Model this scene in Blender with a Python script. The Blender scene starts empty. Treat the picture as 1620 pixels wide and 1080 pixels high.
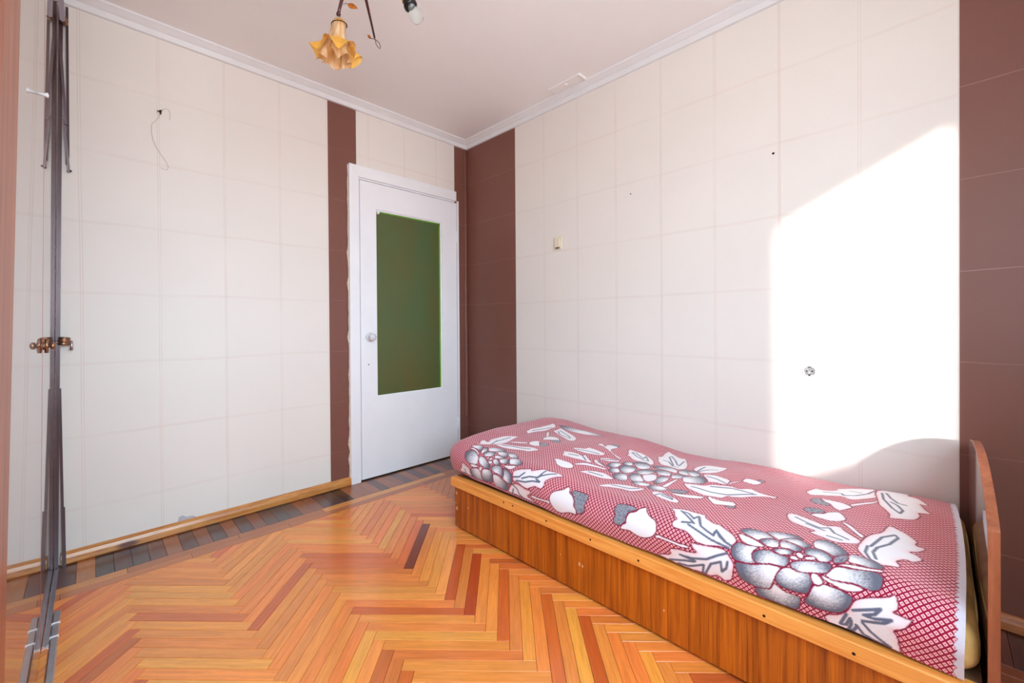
import bpy, bmesh, math, random
import numpy as np
from mathutils import Vector, Matrix

# ---------------------------------------------------------------- camera, sky, sun, exposure
scene = bpy.context.scene
COL = scene.collection

CAM_POS = (-2.23455, -2.67517, 1.04258)
CAM_ROT = ((0.722039, 0.009282, -0.691790), (-0.691816, -0.000472, -0.722073), (-0.007029, 0.999957, 0.006081))
FOCAL_PX, PX, PY, IMW, IMH = 670.144, 785.462, 517.865, 1620, 1080

cam_data = bpy.data.cameras.new('camera')
cam = bpy.data.objects.new('camera', cam_data)
COL.objects.link(cam)
cam.matrix_world = Matrix.Translation(CAM_POS) @ Matrix(CAM_ROT).to_4x4()
cam_data.sensor_fit = 'HORIZONTAL'
cam_data.sensor_width = 36.0
cam_data.lens = FOCAL_PX / IMW * 36.0
cam_data.shift_x = -(PX - IMW / 2) / IMW
cam_data.shift_y = (PY - IMH / 2) / IMW
cam_data.clip_start = 0.01
scene.camera = cam

world = bpy.data.worlds.new('sky')
scene.world = world
world.use_nodes = True
bg = world.node_tree.nodes['Background']
# bright hazy sky above the horizon, duller ground below it
wt = world.node_tree
w_tc = wt.nodes.new('ShaderNodeTexCoord')
w_sep = wt.nodes.new('ShaderNodeSeparateXYZ')
w_rng = wt.nodes.new('ShaderNodeMapRange')
w_mix = wt.nodes.new('ShaderNodeMix')
w_mix.data_type = 'RGBA'
w_rng.inputs[1].default_value, w_rng.inputs[2].default_value = -0.06, 0.06
w_mix.inputs[6].default_value = (0.53, 0.57, 0.60, 1)
w_mix.inputs[7].default_value = (0.64, 0.85, 1.0, 1)
wt.links.new(w_tc.outputs['Generated'], w_sep.inputs[0])
wt.links.new(w_sep.outputs[2], w_rng.inputs[0])
wt.links.new(w_rng.outputs[0], w_mix.inputs[0])
wt.links.new(w_mix.outputs[2], bg.inputs['Color'])
bg.inputs['Strength'].default_value = 12.0

sun_data = bpy.data.lights.new('sun', 'SUN')
sun_data.energy = 5.0
sun_data.angle = math.radians(2.6)
sun_data.color = (1.0, 0.97, 0.93)
sun = bpy.data.objects.new('sun', sun_data)
COL.objects.link(sun)
SUN_DIR = Vector((1.0, 0.413, -0.23)).normalized()
sun.rotation_euler = SUN_DIR.to_track_quat('-Z', 'Y').to_euler()
sun.location = (-6, -6, 4)

# room measures (right wall x=0, back wall y=0, floor z=0)
CEIL = 2.53
XL = -2.95          # left wall, behind the wardrobe
YF = -3.25          # window wall, behind the camera
WIN = (-2.77, -1.33, 0.88, 2.13)      # window opening x0 x1 z0 z1
XW_FACE = -2.36     # wardrobe front

portal_data = bpy.data.lights.new('window_portal', 'AREA')
portal_data.shape = 'RECTANGLE'
portal_data.size = WIN[1] - WIN[0]
portal_data.size_y = WIN[3] - WIN[2]
portal_data.cycles.is_portal = True
portal = bpy.data.objects.new('window_portal', portal_data)
COL.objects.link(portal)
portal.location = ((WIN[0] + WIN[1]) / 2, YF - 0.09, (WIN[2] + WIN[3]) / 2)
portal.rotation_euler = Vector((0, 1, 0)).to_track_quat('-Z', 'Z').to_euler()

vs = scene.view_settings
vs.view_transform = 'Standard'
vs.look = 'None'
vs.gamma = 1.0
vs.use_curve_mapping = False
vs.exposure = 0.62
scene.cycles.use_denoising = True
scene.cycles.max_bounces = 14
scene.cycles.diffuse_bounces = 10
scene.cycles.glossy_bounces = 6
scene.cycles.transmission_bounces = 8
scene.cycles.sample_clamp_indirect = 8.0

# ---------------------------------------------------------------- helpers
rng = random.Random(7)


def lin(c):
    return tuple((x / 12.92 if x <= 0.04045 else ((x + 0.055) / 1.055) ** 2.4) for x in c[:3]) + (1.0,)


class MB:
    """collects shapes, builds one mesh object"""
    def __init__(self):
        self.v, self.f = [], []

    def box(self, x0, x1, y0, y1, z0, z1):
        n = len(self.v)
        self.v += [(x, y, z) for z in (z0, z1) for y in (y0, y1) for x in (x0, x1)]
        self.f += [tuple(n + i for i in q) for q in ((0, 2, 3, 1), (4, 5, 7, 6), (0, 1, 5, 4), (2, 6, 7, 3), (0, 4, 6, 2), (1, 3, 7, 5))]
        return self

    def tube(self, pts, r, seg=10, cap=True):
        pts = [Vector(p) for p in pts]
        rs = r if isinstance(r, (list, tuple)) else [r] * len(pts)
        n0 = len(self.v)
        up = None
        for i, p in enumerate(pts):
            d = (pts[min(i + 1, len(pts) - 1)] - pts[max(i - 1, 0)]).normalized()
            if up is None:
                up = Vector((0, 0, 1)) if abs(d.z) < 0.9 else Vector((1, 0, 0))
            a = d.cross(up).normalized()
            b = a.cross(d).normalized()
            up = b
            for k in range(seg):
                t = 2 * math.pi * k / seg
                self.v.append(tuple(p + rs[i] * (math.cos(t) * a + math.sin(t) * b)))
        for i in range(len(pts) - 1):
            for k in range(seg):
                k2 = (k + 1) % seg
                self.f.append((n0 + i * seg + k, n0 + i * seg + k2, n0 + (i + 1) * seg + k2, n0 + (i + 1) * seg + k))
        if cap:
            self.f.append(tuple(n0 + k for k in reversed(range(seg))))
            m = n0 + (len(pts) - 1) * seg
            self.f.append(tuple(m + k for k in range(seg)))
        return self

    def lathe(self, prof, seg=24, origin=(0, 0, 0), axis=(0, 0, 1), caps=True):
        """prof: list of (radius, height along axis)"""
        o = Vector(origin)
        q = Vector((0, 0, 1)).rotation_difference(Vector(axis).normalized())
        n0 = len(self.v)
        for r, h in prof:
            for k in range(seg):
                t = 2 * math.pi * k / seg
                self.v.append(tuple(o + q @ Vector((r * math.cos(t), r * math.sin(t), h))))
        for i in range(len(prof) - 1):
            for k in range(seg):
                k2 = (k + 1) % seg
                self.f.append((n0 + i * seg + k, n0 + i * seg + k2, n0 + (i + 1) * seg + k2, n0 + (i + 1) * seg + k))
        if caps:
            self.f.append(tuple(n0 + k for k in reversed(range(seg))))
            m = n0 + (len(prof) - 1) * seg
            self.f.append(tuple(m + k for k in range(seg)))
        return self

    def prism(self, poly, z0, z1, axis='z'):
        """extrude a 2D outline along an axis; outline coords are the other two axes in order"""
        n = len(self.v)
        m = len(poly)
        for z in (z0, z1):
            for a, b in poly:
                self.v.append({'z': (a, b, z), 'y': (a, z, b), 'x': (z, a, b)}[axis])
        self.f.append(tuple(n + i for i in reversed(range(m))))
        self.f.append(tuple(n + m + i for i in range(m)))
        for i in range(m):
            j = (i + 1) % m
            self.f.append((n + i, n + j, n + m + j, n + m + i))
        return self

    def grid(self, fn, nu, nv, closed=False):
        n = len(self.v)
        for i in range(nu + 1):
            for j in range(nv + 1):
                self.v.append(tuple(fn(i / nu, j / nv)))
        for i in range(nu):
            for j in range(nv):
                a = n + i * (nv + 1) + j
                self.f.append((a, a + nv + 1, a + nv + 2, a + 1))
        return self

    def mesh(self, name, smooth=False, bevel=0.0, seg=2):
        me = bpy.data.meshes.new(name)
        me.from_pydata(self.v, [], self.f)
        bm = bmesh.new()
        bm.from_mesh(me)
        bmesh.ops.recalc_face_normals(bm, faces=bm.faces)
        if bevel:
            es = [e for e in bm.edges if len(e.link_faces) == 2 and e.calc_face_angle(0) > 0.6]
            bmesh.ops.bevel(bm, geom=es, offset=bevel, segments=seg, profile=0.5, affect='EDGES', clamp_overlap=True)
        bm.to_mesh(me)
        bm.free()
        if smooth:
            me.polygons.foreach_set('use_smooth', [True] * len(me.polygons))
        me.update()
        return me

    def build(self, name, mat, parent=None, smooth=False, bevel=0.0, seg=2, loc=(0, 0, 0)):
        me = self.mesh(name, smooth, bevel, seg)
        if mat:
            me.materials.append(mat)
        o = bpy.data.objects.new(name, me)
        COL.objects.link(o)
        o.location = loc
        if parent:
            o.parent = parent
        return o


def tag(o, label=None, cat=None, group=None, kind=None):
    if label:
        o['label'] = label
    if cat:
        o['category'] = cat
    if group:
        o['group'] = group
    if kind:
        o['kind'] = kind
    return o


def empty(name, loc=(0, 0, 0), label=None, cat=None, group=None):
    o = bpy.data.objects.new(name, None)
    COL.objects.link(o)
    o.location = loc
    o.empty_display_size = 0.05
    return tag(o, label, cat, group)


# ---------------------------------------------------------------- materials
def new_mat(name):
    m = bpy.data.materials.new(name)
    m.use_nodes = True
    nt = m.node_tree
    return m, nt, nt.nodes['Principled BSDF']


class N:
    """tiny node builder"""
    def __init__(self, nt):
        self.nt = nt

    def node(self, t, **kw):
        n = self.nt.nodes.new(t)
        for k, v in kw.items():
            setattr(n, k, v)
        return n

    def link(self, a, b):
        self.nt.links.new(a, b)

    def put(self, sock, v):
        if isinstance(v, (int, float)):
            sock.default_value = v
        elif isinstance(v, tuple):
            sock.default_value = v
        else:
            self.link(v, sock)

    def math(self, op, a, b=0.0, c=0.0, clamp=False):
        n = self.node('ShaderNodeMath', operation=op, use_clamp=clamp)
        self.put(n.inputs[0], a)
        self.put(n.inputs[1], b)
        self.put(n.inputs[2], c)
        return n.outputs[0]

    def mix(self, fac, a, b, blend='MIX'):
        n = self.node('ShaderNodeMix', data_type='RGBA', blend_type=blend)
        self.put(n.inputs[0], fac)
        self.put(n.inputs[6], a)
        self.put(n.inputs[7], b)
        return n.outputs[2]

    def coords(self, which='Object', scale=(1, 1, 1), loc=(0, 0, 0)):
        tc = self.node('ShaderNodeTexCoord')
        mp = self.node('ShaderNodeMapping')
        mp.inputs['Scale'].default_value = scale
        mp.inputs['Location'].default_value = loc
        self.link(tc.outputs[which], mp.inputs[0])
        return mp.outputs[0]

    def noise(self, vec, scale=5.0, detail=3.0, rough=0.55, dist=0.0):
        n = self.node('ShaderNodeTexNoise')
        self.put(n.inputs['Vector'], vec)
        n.inputs['Scale'].default_value = scale
        n.inputs['Detail'].default_value = detail
        n.inputs['Roughness'].default_value = rough
        n.inputs['Distortion'].default_value = dist
        return n.outputs[0]

    def ramp(self, fac, stops):
        n = self.node('ShaderNodeValToRGB')
        cr = n.color_ramp
        while len(cr.elements) < len(stops):
            cr.elements.new(0.5)
        for e, (p, c) in zip(cr.elements, stops):
            e.position = p
            e.color = c
        self.put(n.inputs[0], fac)
        return n.outputs[0]

    def rng(self, v, a, b, c=0.0, d=1.0, smooth=False):
        n = self.node('ShaderNodeMapRange')
        if smooth:
            n.interpolation_type = 'SMOOTHSTEP'
        self.put(n.inputs[0], v)
        for i, x in enumerate((a, b, c, d)):
            n.inputs[i + 1].default_value = x
        return n.outputs[0]

    def sep(self, vec):
        n = self.node('ShaderNodeSeparateXYZ')
        self.link(vec, n.inputs[0])
        return n.outputs

    def bump(self, h, bsdf, strength=0.2, dist=0.002):
        n = self.node('ShaderNodeBump')
        n.inputs['Strength'].default_value = strength
        n.inputs['Distance'].default_value = dist
        self.put(n.inputs['Height'], h)
        self.link(n.outputs[0], bsdf.inputs['Normal'])


def plain(name, col, rough=0.5, var=0.06, scale=8.0, metal=0.0, coat=0.0, bump=0.0, bscale=60.0, **kw):
    m, nt, b = new_mat(name)
    n = N(nt)
    c = lin(col)
    dark = tuple(x * (1 - var) for x in c[:3]) + (1,)
    lite = tuple(min(1, x * (1 + var)) for x in c[:3]) + (1,)
    f = n.noise(n.coords('Object'), scale, 4)
    n.link(n.ramp(f, [(0.3, dark), (0.7, lite)]), b.inputs['Base Color'])
    b.inputs['Roughness'].default_value = rough
    b.inputs['Metallic'].default_value = metal
    b.inputs['Coat Weight'].default_value = coat
    for k, v in kw.items():
        b.inputs[k.replace('_', ' ')].default_value = v
    if bump:
        n.bump(n.noise(n.coords('Object'), bscale, 3), b, bump, 0.002)
    return m


def wood(name, c1, c2, scale, rough=0.4, coat=0.0, coat_rough=0.1, grain=3.0, knots=None, tint_by_object=False, bump=0.1):
    """scale: mapping scale, small along the grain"""
    m, nt, b = new_mat(name)
    n = N(nt)
    vec = n.coords('Object', scale)
    oi = n.node('ShaderNodeObjectInfo')
    add = n.node('ShaderNodeVectorMath', operation='ADD')
    n.link(vec, add.inputs[0])
    sc = n.node('ShaderNodeVectorMath', operation='SCALE')
    cmb = n.node('ShaderNodeCombineXYZ')
    for i in range(3):
        n.link(oi.outputs['Random'], cmb.inputs[i])
    n.link(cmb.outputs[0], sc.inputs[0])
    sc.inputs['Scale'].default_value = 37.0
    n.link(sc.outputs[0], add.inputs[1])
    f = n.noise(add.outputs[0], grain, 5, 0.6, 0.6)
    f2 = n.noise(add.outputs[0], grain * 5, 3, 0.6)
    mixf = n.math('ADD', n.math('MULTIPLY', f, 0.7), n.math('MULTIPLY', f2, 0.3))
    col = n.ramp(mixf, [(0.32, lin(c2)), (0.62, lin(c1))])
    if tint_by_object:
        shade = n.ramp(mixf, [(0.30, (0.76, 0.70, 0.64, 1)), (0.62, (1.05, 1.05, 1.05, 1))])
        col = n.mix(1.0, oi.outputs['Color'], shade, 'MULTIPLY')
    if knots:
        v = n.node('ShaderNodeTexVoronoi')
        n.link(n.coords('Object', knots[0]), v.inputs['Vector'])
        v.inputs['Scale'].default_value = 1.0
        v.inputs['Randomness'].default_value = 1.0
        k = n.rng(v.outputs['Distance'], knots[1], knots[1] * 2.2, 1, 0, True)
        col = n.mix(k, col, lin(knots[2]))
    n.link(col, b.inputs['Base Color'])
    b.inputs['Roughness'].default_value = rough
    b.inputs['Coat Weight'].default_value = coat
    b.inputs['Coat Roughness'].default_value = coat_rough
    if bump:
        n.bump(f2, b, bump, 0.001)
    return m


def wallpaper(name, col, line, axis, cell_w, off_w, cell_h, off_h, brown=False):
    """pressed paper with a faint printed grid of double lines; axis: 0 for the back wall, 1 for the right wall"""
    m, nt, b = new_mat(name)
    n = N(nt)
    xyz = n.sep(n.coords('Object'))
    h, z = xyz[axis], xyz[2]
    # paper never hangs dead straight: bend the lines a little
    wob = n.math('MULTIPLY', n.math('SUBTRACT', n.noise(n.coords('Object'), 1.3, 2), 0.5), 0.010)
    wob2 = n.math('MULTIPLY', n.math('SUBTRACT', n.noise(n.coords('Object', loc=(5, 3, 8)), 2.6, 2), 0.5), 0.022)

    def lines(coord, cell, off, half, wid, wobble):
        t = n.math('DIVIDE', n.math('ADD', n.math('SUBTRACT', coord, off), wobble), cell)
        d = n.math('MULTIPLY', n.math('ABSOLUTE', n.math('SUBTRACT', n.math('FRACT', n.math('ADD', t, 0.5)), 0.5)), cell)
        e = n.math('ABSOLUTE', n.math('SUBTRACT', d, half))
        return n.rng(e, wid * 0.5, wid * 1.5, 1, 0, True)
    fade = n.rng(n.noise(n.coords('Object'), 3.0, 3), 0.35, 0.65, 0.35, 1.0)
    if brown:
        lh = lines(z, cell_h, off_h, 0.0, 0.0011, wob2)
        l = n.math('MULTIPLY', n.math('MULTIPLY', lh, fade), 0.42)
    else:
        lv = lines(h, cell_w, off_w, 0.0042, 0.0013, wob)
        lh = lines(z, cell_h, off_h, 0.0034, 0.0012, wob2)
        l = n.math('MULTIPLY', n.math('MULTIPLY', n.math('MAXIMUM', n.math('MULTIPLY', lv, 1.25), lh), fade), 0.33, clamp=True)
    blot = n.noise(n.coords('Object'), 2.2, 4)
    base = n.ramp(blot, [(0.3, tuple(x * 0.965 for x in lin(col)[:3]) + (1,)), (0.7, lin(col))])
    n.link(n.mix(l, base, lin(line)), b.inputs['Base Color'])
    b.inputs['Roughness'].default_value = 0.42 if brown else 0.55
    b.inputs['Specular IOR Level'].default_value = 0.35
    fib = n.noise(n.coords('Object', (420, 420, 60) if not brown else (300, 300, 300)), 1.0, 2)
    hgt = n.math('SUBTRACT', n.math('MULTIPLY', fib, 0.35), n.math('MULTIPLY', l, 0.8))
    hgt = n.math('ADD', hgt, n.math('MULTIPLY', n.noise(n.coords('Object'), 14, 2), 0.8))
    n.bump(hgt, b, 0.16, 0.0016)
    return m


CELL_H, CELL_WB, CELL_WR = 0.325, 0.2796, 0.2726
CREAM = (0.925, 0.90, 0.873)
LINE = (0.80, 0.665, 0.585)
BROWN = (0.50, 0.325, 0.28)
m_paper_b = wallpaper('wallpaper_cream_back', CREAM, LINE, 0, CELL_WB, -1.4243, CELL_H, 2.5025)
m_paper_r = wallpaper('wallpaper_cream_right', CREAM, LINE, 1, CELL_WR, -0.8197, CELL_H, 2.497)
m_paper_brown_b = wallpaper('wallpaper_brown_back', BROWN, (0.72, 0.55, 0.50), 0, 1, 0, CELL_H, 2.505, True)
m_paper_brown_r = wallpaper('wallpaper_brown_right', BROWN, (0.80, 0.66, 0.62), 1, 1, 0, CELL_H, 2.198, True)
m_plaster = plain('plaster', (0.92, 0.915, 0.905), 0.8, 0.04, bump=0.2)
m_ceiling = plain('ceiling_paint', (0.96, 0.95, 0.945), 0.75, 0.015, 3.0, bump=0.12, bscale=120)
m_cornice = plain('cornice_foam', (0.91, 0.91, 0.915), 0.6, 0.02)
m_door = plain('door_paint', (0.95, 0.955, 0.97), 0.38, 0.02, 5.0, bump=0.08, bscale=22)
m_rawedge = plain('raw_wood_edge', (0.86, 0.78, 0.71), 0.8, 0.15, 60)
m_dark = plain('dark_gap', (0.07, 0.05, 0.05), 0.8)
m_skirt = wood('baseboard_pine', (0.86, 0.60, 0.32), (0.66, 0.37, 0.16), (2.2, 30, 30), 0.35, 0.3, 0.2, 2.2, ((3.4, 9, 9), 0.09, (0.40, 0.18, 0.09)))
m_skirt_r = wood('baseboard_pine_side', (0.80, 0.50, 0.28), (0.58, 0.29, 0.14), (30, 2.2, 30), 0.35, 0.3, 0.2, 2.2)
m_plank = wood('parquet', (0.9, 0.6, 0.3), (0.7, 0.4, 0.2), (2.4, 34, 34), 0.33, 0.55, 0.16, 2.6, None, True, 0.05)
m_rail = wood('bed_rail_pine', (0.985, 0.70, 0.36), (0.90, 0.54, 0.22), (34, 1.4, 34), 0.38, 0.3, 0.2, 1.6, ((9, 2.1, 9), 0.13, (0.55, 0.26, 0.10)))
m_veneer = wood('bed_veneer', (0.82, 0.44, 0.09), (0.42, 0.14, 0.015), (34, 34, 0.9), 0.35, 0.4, 0.15, 1.5)
m_headboard = wood('headboard_veneer', (0.52, 0.27, 0.17), (0.40, 0.18, 0.10), (8, 40, 1.5), 0.3, 1.0, 0.03, 2.0, bump=0.02)
m_headedge = wood('headboard_edge', (0.66, 0.38, 0.25), (0.50, 0.25, 0.15), (20, 20, 1.5), 0.35, 0.5, 0.1, 2.0, bump=0.03)
m_lacquer = wood('wardrobe_lacquer', (0.47, 0.25, 0.17), (0.33, 0.15, 0.09), (30, 30, 0.8), 0.22, 1.0, 0.015, 1.6, bump=0.0)
m_lacquer_edge = wood('wardrobe_edge_wood', (0.66, 0.38, 0.26), (0.50, 0.25, 0.15), (40, 40, 0.8), 0.5, 0.2, 0.2, 1.6)
m_strip = plain('dark_strip', (0.35, 0.265, 0.28), 0.38, 0.12, 14, 0.3)
m_steel = plain('aluminium', (0.74, 0.73, 0.75), 0.28, 0.08, 30, 0.9)
m_brass = plain('worn_brass', (0.60, 0.46, 0.36), 0.3, 0.2, 50, 0.85)
m_screw = plain('dark_screw', (0.20, 0.13, 0.10), 0.4, 0.1, 50, 0.6)
m_white_plastic = plain('white_plastic', (0.93, 0.93, 0.935), 0.3, 0.01)
m_old_plastic = plain('aged_plastic', (0.90, 0.86, 0.76), 0.35, 0.05, 40)
m_black = plain('black_plastic', (0.055, 0.045, 0.05), 0.35)
m_mattress = plain('mattress_ticking', (0.86, 0.68, 0.40), 0.9, 0.22, 14, bump=0.35, bscale=40)
m_ochre_line = plain('mattress_piping', (0.85, 0.71, 0.46), 0.85, 0.1, 30)
m_chip = plain('chipped_wood', (0.86, 0.66, 0.50), 0.9, 0.1, 50)

# ================================================================ the room
# door opening in the back wall
DX0, DX1, DZ = -0.945, -0.094, 2.035
wb = MB()
wb.box(XL, DX0, 0.0, 0.14, 0, CEIL).box(DX1, 0.14, 0.0, 0.14, 0, CEIL).box(DX0, DX1, 0.0, 0.14, DZ, CEIL)
wall_back = tag(wb.build('wall_back', m_plaster), kind='structure', label='back wall with cream and brown wallpaper and the door')
wall_right = tag(MB().box(0.0, 0.14, YF - 0.08, 0.0, 0, CEIL).build('wall_right', m_plaster), kind='structure', label='long wall beside the bed with cream and brown wallpaper')
wall_left = tag(MB().box(XL - 0.14, XL, YF - 0.08, 0.14, 0, CEIL).build('wall_left', m_plaster), kind='structure')
wf = MB()
wf.box(XL, WIN[0], YF - 0.08, YF, 0, CEIL).box(WIN[1], 0.0, YF - 0.08, YF, 0, CEIL)
wf.box(WIN[0], WIN[1], YF - 0.08, YF, 0, WIN[2]).box(WIN[0], WIN[1], YF - 0.08, YF, WIN[3], CEIL)
wall_front = tag(wf.build('wall_front', m_plaster), kind='structure')
wn = MB()
fw = 0.05
wn.box(WIN[0], WIN[0] + fw, YF - 0.075, YF - 0.03, WIN[2], WIN[3]).box(WIN[1] - fw, WIN[1], YF - 0.075, YF - 0.03, WIN[2], WIN[3])
wn.box(WIN[0] + fw, WIN[1] - fw, YF - 0.075, YF - 0.03, WIN[2], WIN[2] + fw).box(WIN[0] + fw, WIN[1] - fw, YF - 0.075, YF - 0.03, WIN[3] - fw, WIN[3])
window_1 = tag(wn.build('window_1', m_cornice, bevel=0.003), kind='structure')
MB().box(WIN[0], WIN[1], YF - 0.03, YF + 0.12, WIN[2] - 0.03, WIN[2] - 0.001).build('window_sill', m_cornice, window_1, bevel=0.004)
ceiling = tag(MB().box(XL - 0.14, 0.14, YF - 0.08, 0.14, CEIL, CEIL + 0.12).build('ceiling', m_ceiling), kind='structure', label='plain painted ceiling')
# the dark hallway behind the door
wh = MB()
wh.box(-1.3, 0.5, 1.3, 1.36, 0, 2.3).box(-1.36, -1.3, 0.141, 1.36, 0, 2.3).box(0.5, 0.56, 0.141, 1.36, 0, 2.3).box(-1.36, 0.56, 0.141, 1.36, 2.3, 2.36).box(-1.36, 0.56, 0.141, 1.36, -0.06, -0.01)
tag(wh.build('wall_hallway', plain('hall_paint', (0.55, 0.47, 0.30), 0.7)), kind='structure')


# ---- wallpaper sheets: thin pieces of paper hung on the walls
def sheet_back(x0, x1, z0, z1, mat, wavy=0.0, name='wallpaper_strip', lift=0.0012, seed=1):
    """a vertical sheet on the back wall; wavy>0 gives a torn right-hand edge"""
    r = random.Random(seed)
    zs = [z0 + (z1 - z0) * i / 24 for i in range(25)] if wavy else [z0, z1]
    left = [(x0, z) for z in zs]
    right = [(x1 + (r.uniform(-1, 1) * wavy if wavy else 0), z) for z in zs]
    mb = MB().prism(left + right[::-1], -lift, 0.0, 'y')
    return mb.build(name, mat, wall_back)


def sheet_right(y0, y1, z0, z1, mat, name='wallpaper_strip', lift=0.0012):
    return MB().prism([(y0, z0), (y1, z0), (y1, z1), (y0, z1)], -lift, 0.0, 'x').build(name, mat, wall_right)


PZ = CEIL - 0.03
V3 = -1.4243
edges_b = [V3 - 5 * CELL_WB, V3 - 3 * CELL_WB, V3 - CELL_WB, -1.1402]
for i, (a, b) in enumerate(zip(edges_b[:-1], edges_b[1:])):
    sheet_back(a, b - 0.0006, 0.0, PZ, m_paper_b, lift=0.0012 + 0.0005 * (i % 2))
sheet_back(XL, edges_b[0] - 0.0006, 0.0, PZ, m_paper_b)
BX = -0.952            # brown strip left of the door
tag(sheet_back(-1.1402, BX, 2.10, PZ, m_paper_brown_b, seed=4), label='dark brown wallpaper strip')
tag(sheet_back(-1.1402, -1.012, 0.0, 2.10, m_paper_brown_b, wavy=0.006, seed=3), label='dark brown wallpaper strip with torn edge')
sheet_back(BX + 0.0006, -0.128, 2.08, PZ, m_paper_b)
sheet_back(-0.1275, -0.0005, 2.0, PZ, m_paper_brown_b)
sheet_back(-0.1195, -0.0005, 0.0, 2.0, m_paper_brown_b)
# right wall sheets
edges_r = [-0.5514, -0.8197 - CELL_WR, -0.8197 - 3 * CELL_WR, -0.8197 - 5 * CELL_WR, -2.7262]
sheet_right(-0.5514 + 0.0006, -0.0015, 0.0, PZ, m_paper_brown_b)
for i, (a, b) in enumerate(zip(edges_r[:-1], edges_r[1:])):
    sheet_right(b + 0.0006, a, 0.0, PZ, m_paper_r, lift=0.0012 + 0.0005 * (i % 2))
sheet_right(-2.7262 - 0.56, -2.7262 - 0.0006, 0.0, PZ, m_paper_brown_r)


# the loose fold of paper in the corner
def fold(u, v):
    z = 0.30 + (2.47 - 0.30) * u
    k = 1 - u
    wdt = 0.016 + 0.016 * k + 0.002 * math.sin(19 * u)
    t = v * math.pi
    x = -0.014 - 0.010 * k - wdt * math.cos(t) * 0.5 + 0.002 * math.sin(11 * u)
    y = -0.0016 - (0.007 + 0.012 * k) * math.sin(t) ** 0.8
    return (x, y, z)


tag(MB().grid(fold, 40, 10).build('wallpaper_fold', m_paper_brown_b, wall_back, smooth=True), label='loose brown paper fold in the corner')
# a split seam on the right wall
def seam_lip(u, v):
    z = 0.95 + 0.20 * u
    s = math.sin(math.pi * u)
    return (-0.002 - 0.005 * s * (1 - v), -2.1850 + 0.006 * s * (1 - v) - 0.0006 + 0.004 * v, z)
MB().grid(seam_lip, 16, 4).build('lifted_seam', m_paper_r, wall_right, smooth=True)
# torn scrap just above the skirting
MB().prism([(-1.925, 0.05), (-1.92, 0.076), (-1.905, 0.082), (-1.89, 0.070), (-1.862, 0.068), (-1.845, 0.055), (-1.86, 0.045)], -0.0026, -0.0012, 'y').build('torn_scrap', plain('bare_paper', (0.76, 0.74, 0.76), 0.9), wall_back)

# ---- cornices
prof = [(0, 0), (0.050, 0), (0.050, 0.010), (0.044, 0.013), (0.024, 0.030), (0.019, 0.032), (0.017, 0.040), (0.013, 0.058), (0, 0.060)]
cb = MB()
n0 = 0
poly = [(-0.0018 - a, CEIL - h) for a, h in prof]       # (y, z)
m = len(poly)
for x_end in (XL + 0.001, None):
    for a, z in poly:
        x = x_end if x_end is not None else a
        cb.v.append((x, a, z))
cb.f += [tuple(reversed(range(m))), tuple(range(m, 2 * m))] + [(i, (i + 1) % m, m + (i + 1) % m, m + i) for i in range(m)]
tag(cb.build('trim_1', m_cornice), kind='structure', label='white ceiling cornice on the back wall')
cr = MB()
for y_end in (YF + 0.001, None):
    for a, z in poly:
        cr.v.append((a, y_end if y_end is not None else a, z))
cr.f += [tuple(reversed(range(m))), tuple(range(m, 2 * m))] + [(i, (i + 1) % m, m + (i + 1) % m, m + i) for i in range(m)]
tag(cr.build('trim_2', m_cornice), kind='structure', label='white ceiling cornice above the bed')

# ---- skirting boards
sk = [(0, 0), (0.017, 0), (0.022, 0.006), (0.022, 0.030), (0.017, 0.044), (0.008, 0.053), (0, 0.055)]
bb = MB()
poly = [(-0.0028 - a, h + 0.0005) for a, h in sk]
bb.prism(poly, XW_FACE + 0.02, -1.014, 'x')
tag(bb.build('baseboard_back', m_skirt, bevel=0.0015), kind='structure', label='knotty pine baseboard along the back wall')
br = MB()
br.prism([(-0.0028 - a, h + 0.0005) for a, h in sk], YF + 0.001, -0.03, 'y')
tag(br.build('baseboard_right', m_skirt_r, bevel=0.0015), kind='structure', label='pine baseboard along the wall beside the bed')

# ---- floor
floor = tag(MB().box(XL - 0.14, 0.14, YF - 0.08, 0.14, -0.10, -0.008).build('floor', plain('subfloor', (0.22, 0.12, 0.07), 0.8)), kind='structure', label='herringbone parquet floor with a dark tile border')


def clip(poly, a, b, c):
    """keep a*x+b*y<=c"""
    out = []
    for i in range(len(poly)):
        p, q = poly[i], poly[(i + 1) % len(poly)]
        dp, dq = a * p[0] + b * p[1] - c, a * q[0] + b * q[1] - c
        if dp <= 0:
            out.append(p)
        if (dp < 0 < dq) or (dq < 0 < dp):
            t = dp / (dp - dq)
            out.append((p[0] + t * (q[0] - p[0]), p[1] + t * (q[1] - p[1])))
    return out


def area(poly):
    return 0.5 * sum(p[0] * q[1] - q[0] * p[1] for p, q in zip(poly, poly[1:] + poly[:1]))


def inset(poly, d):
    n = len(poly)
    out = []
    for i in range(n):
        p0, p1, p2 = (Vector(poly[i - 1]), Vector(poly[i]), Vector(poly[(i + 1) % n]))
        e1, e2 = (p1 - p0), (p2 - p1)
        if e1.length < 1e-6 or e2.length < 1e-6:
            out.append(tuple(p1))
            continue
        e1.normalize(); e2.normalize()
        n1, n2 = Vector((-e1.y, e1.x)), Vector((-e2.y, e2.x))
        bis = n1 + n2
        if bis.length < 0.2:
            out.append(tuple(p1))
            continue
        bis.normalize()
        out.append(tuple(p1 + bis * min(d / max(bis.dot(n1), 0.3), 3 * d)))
    return out


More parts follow.
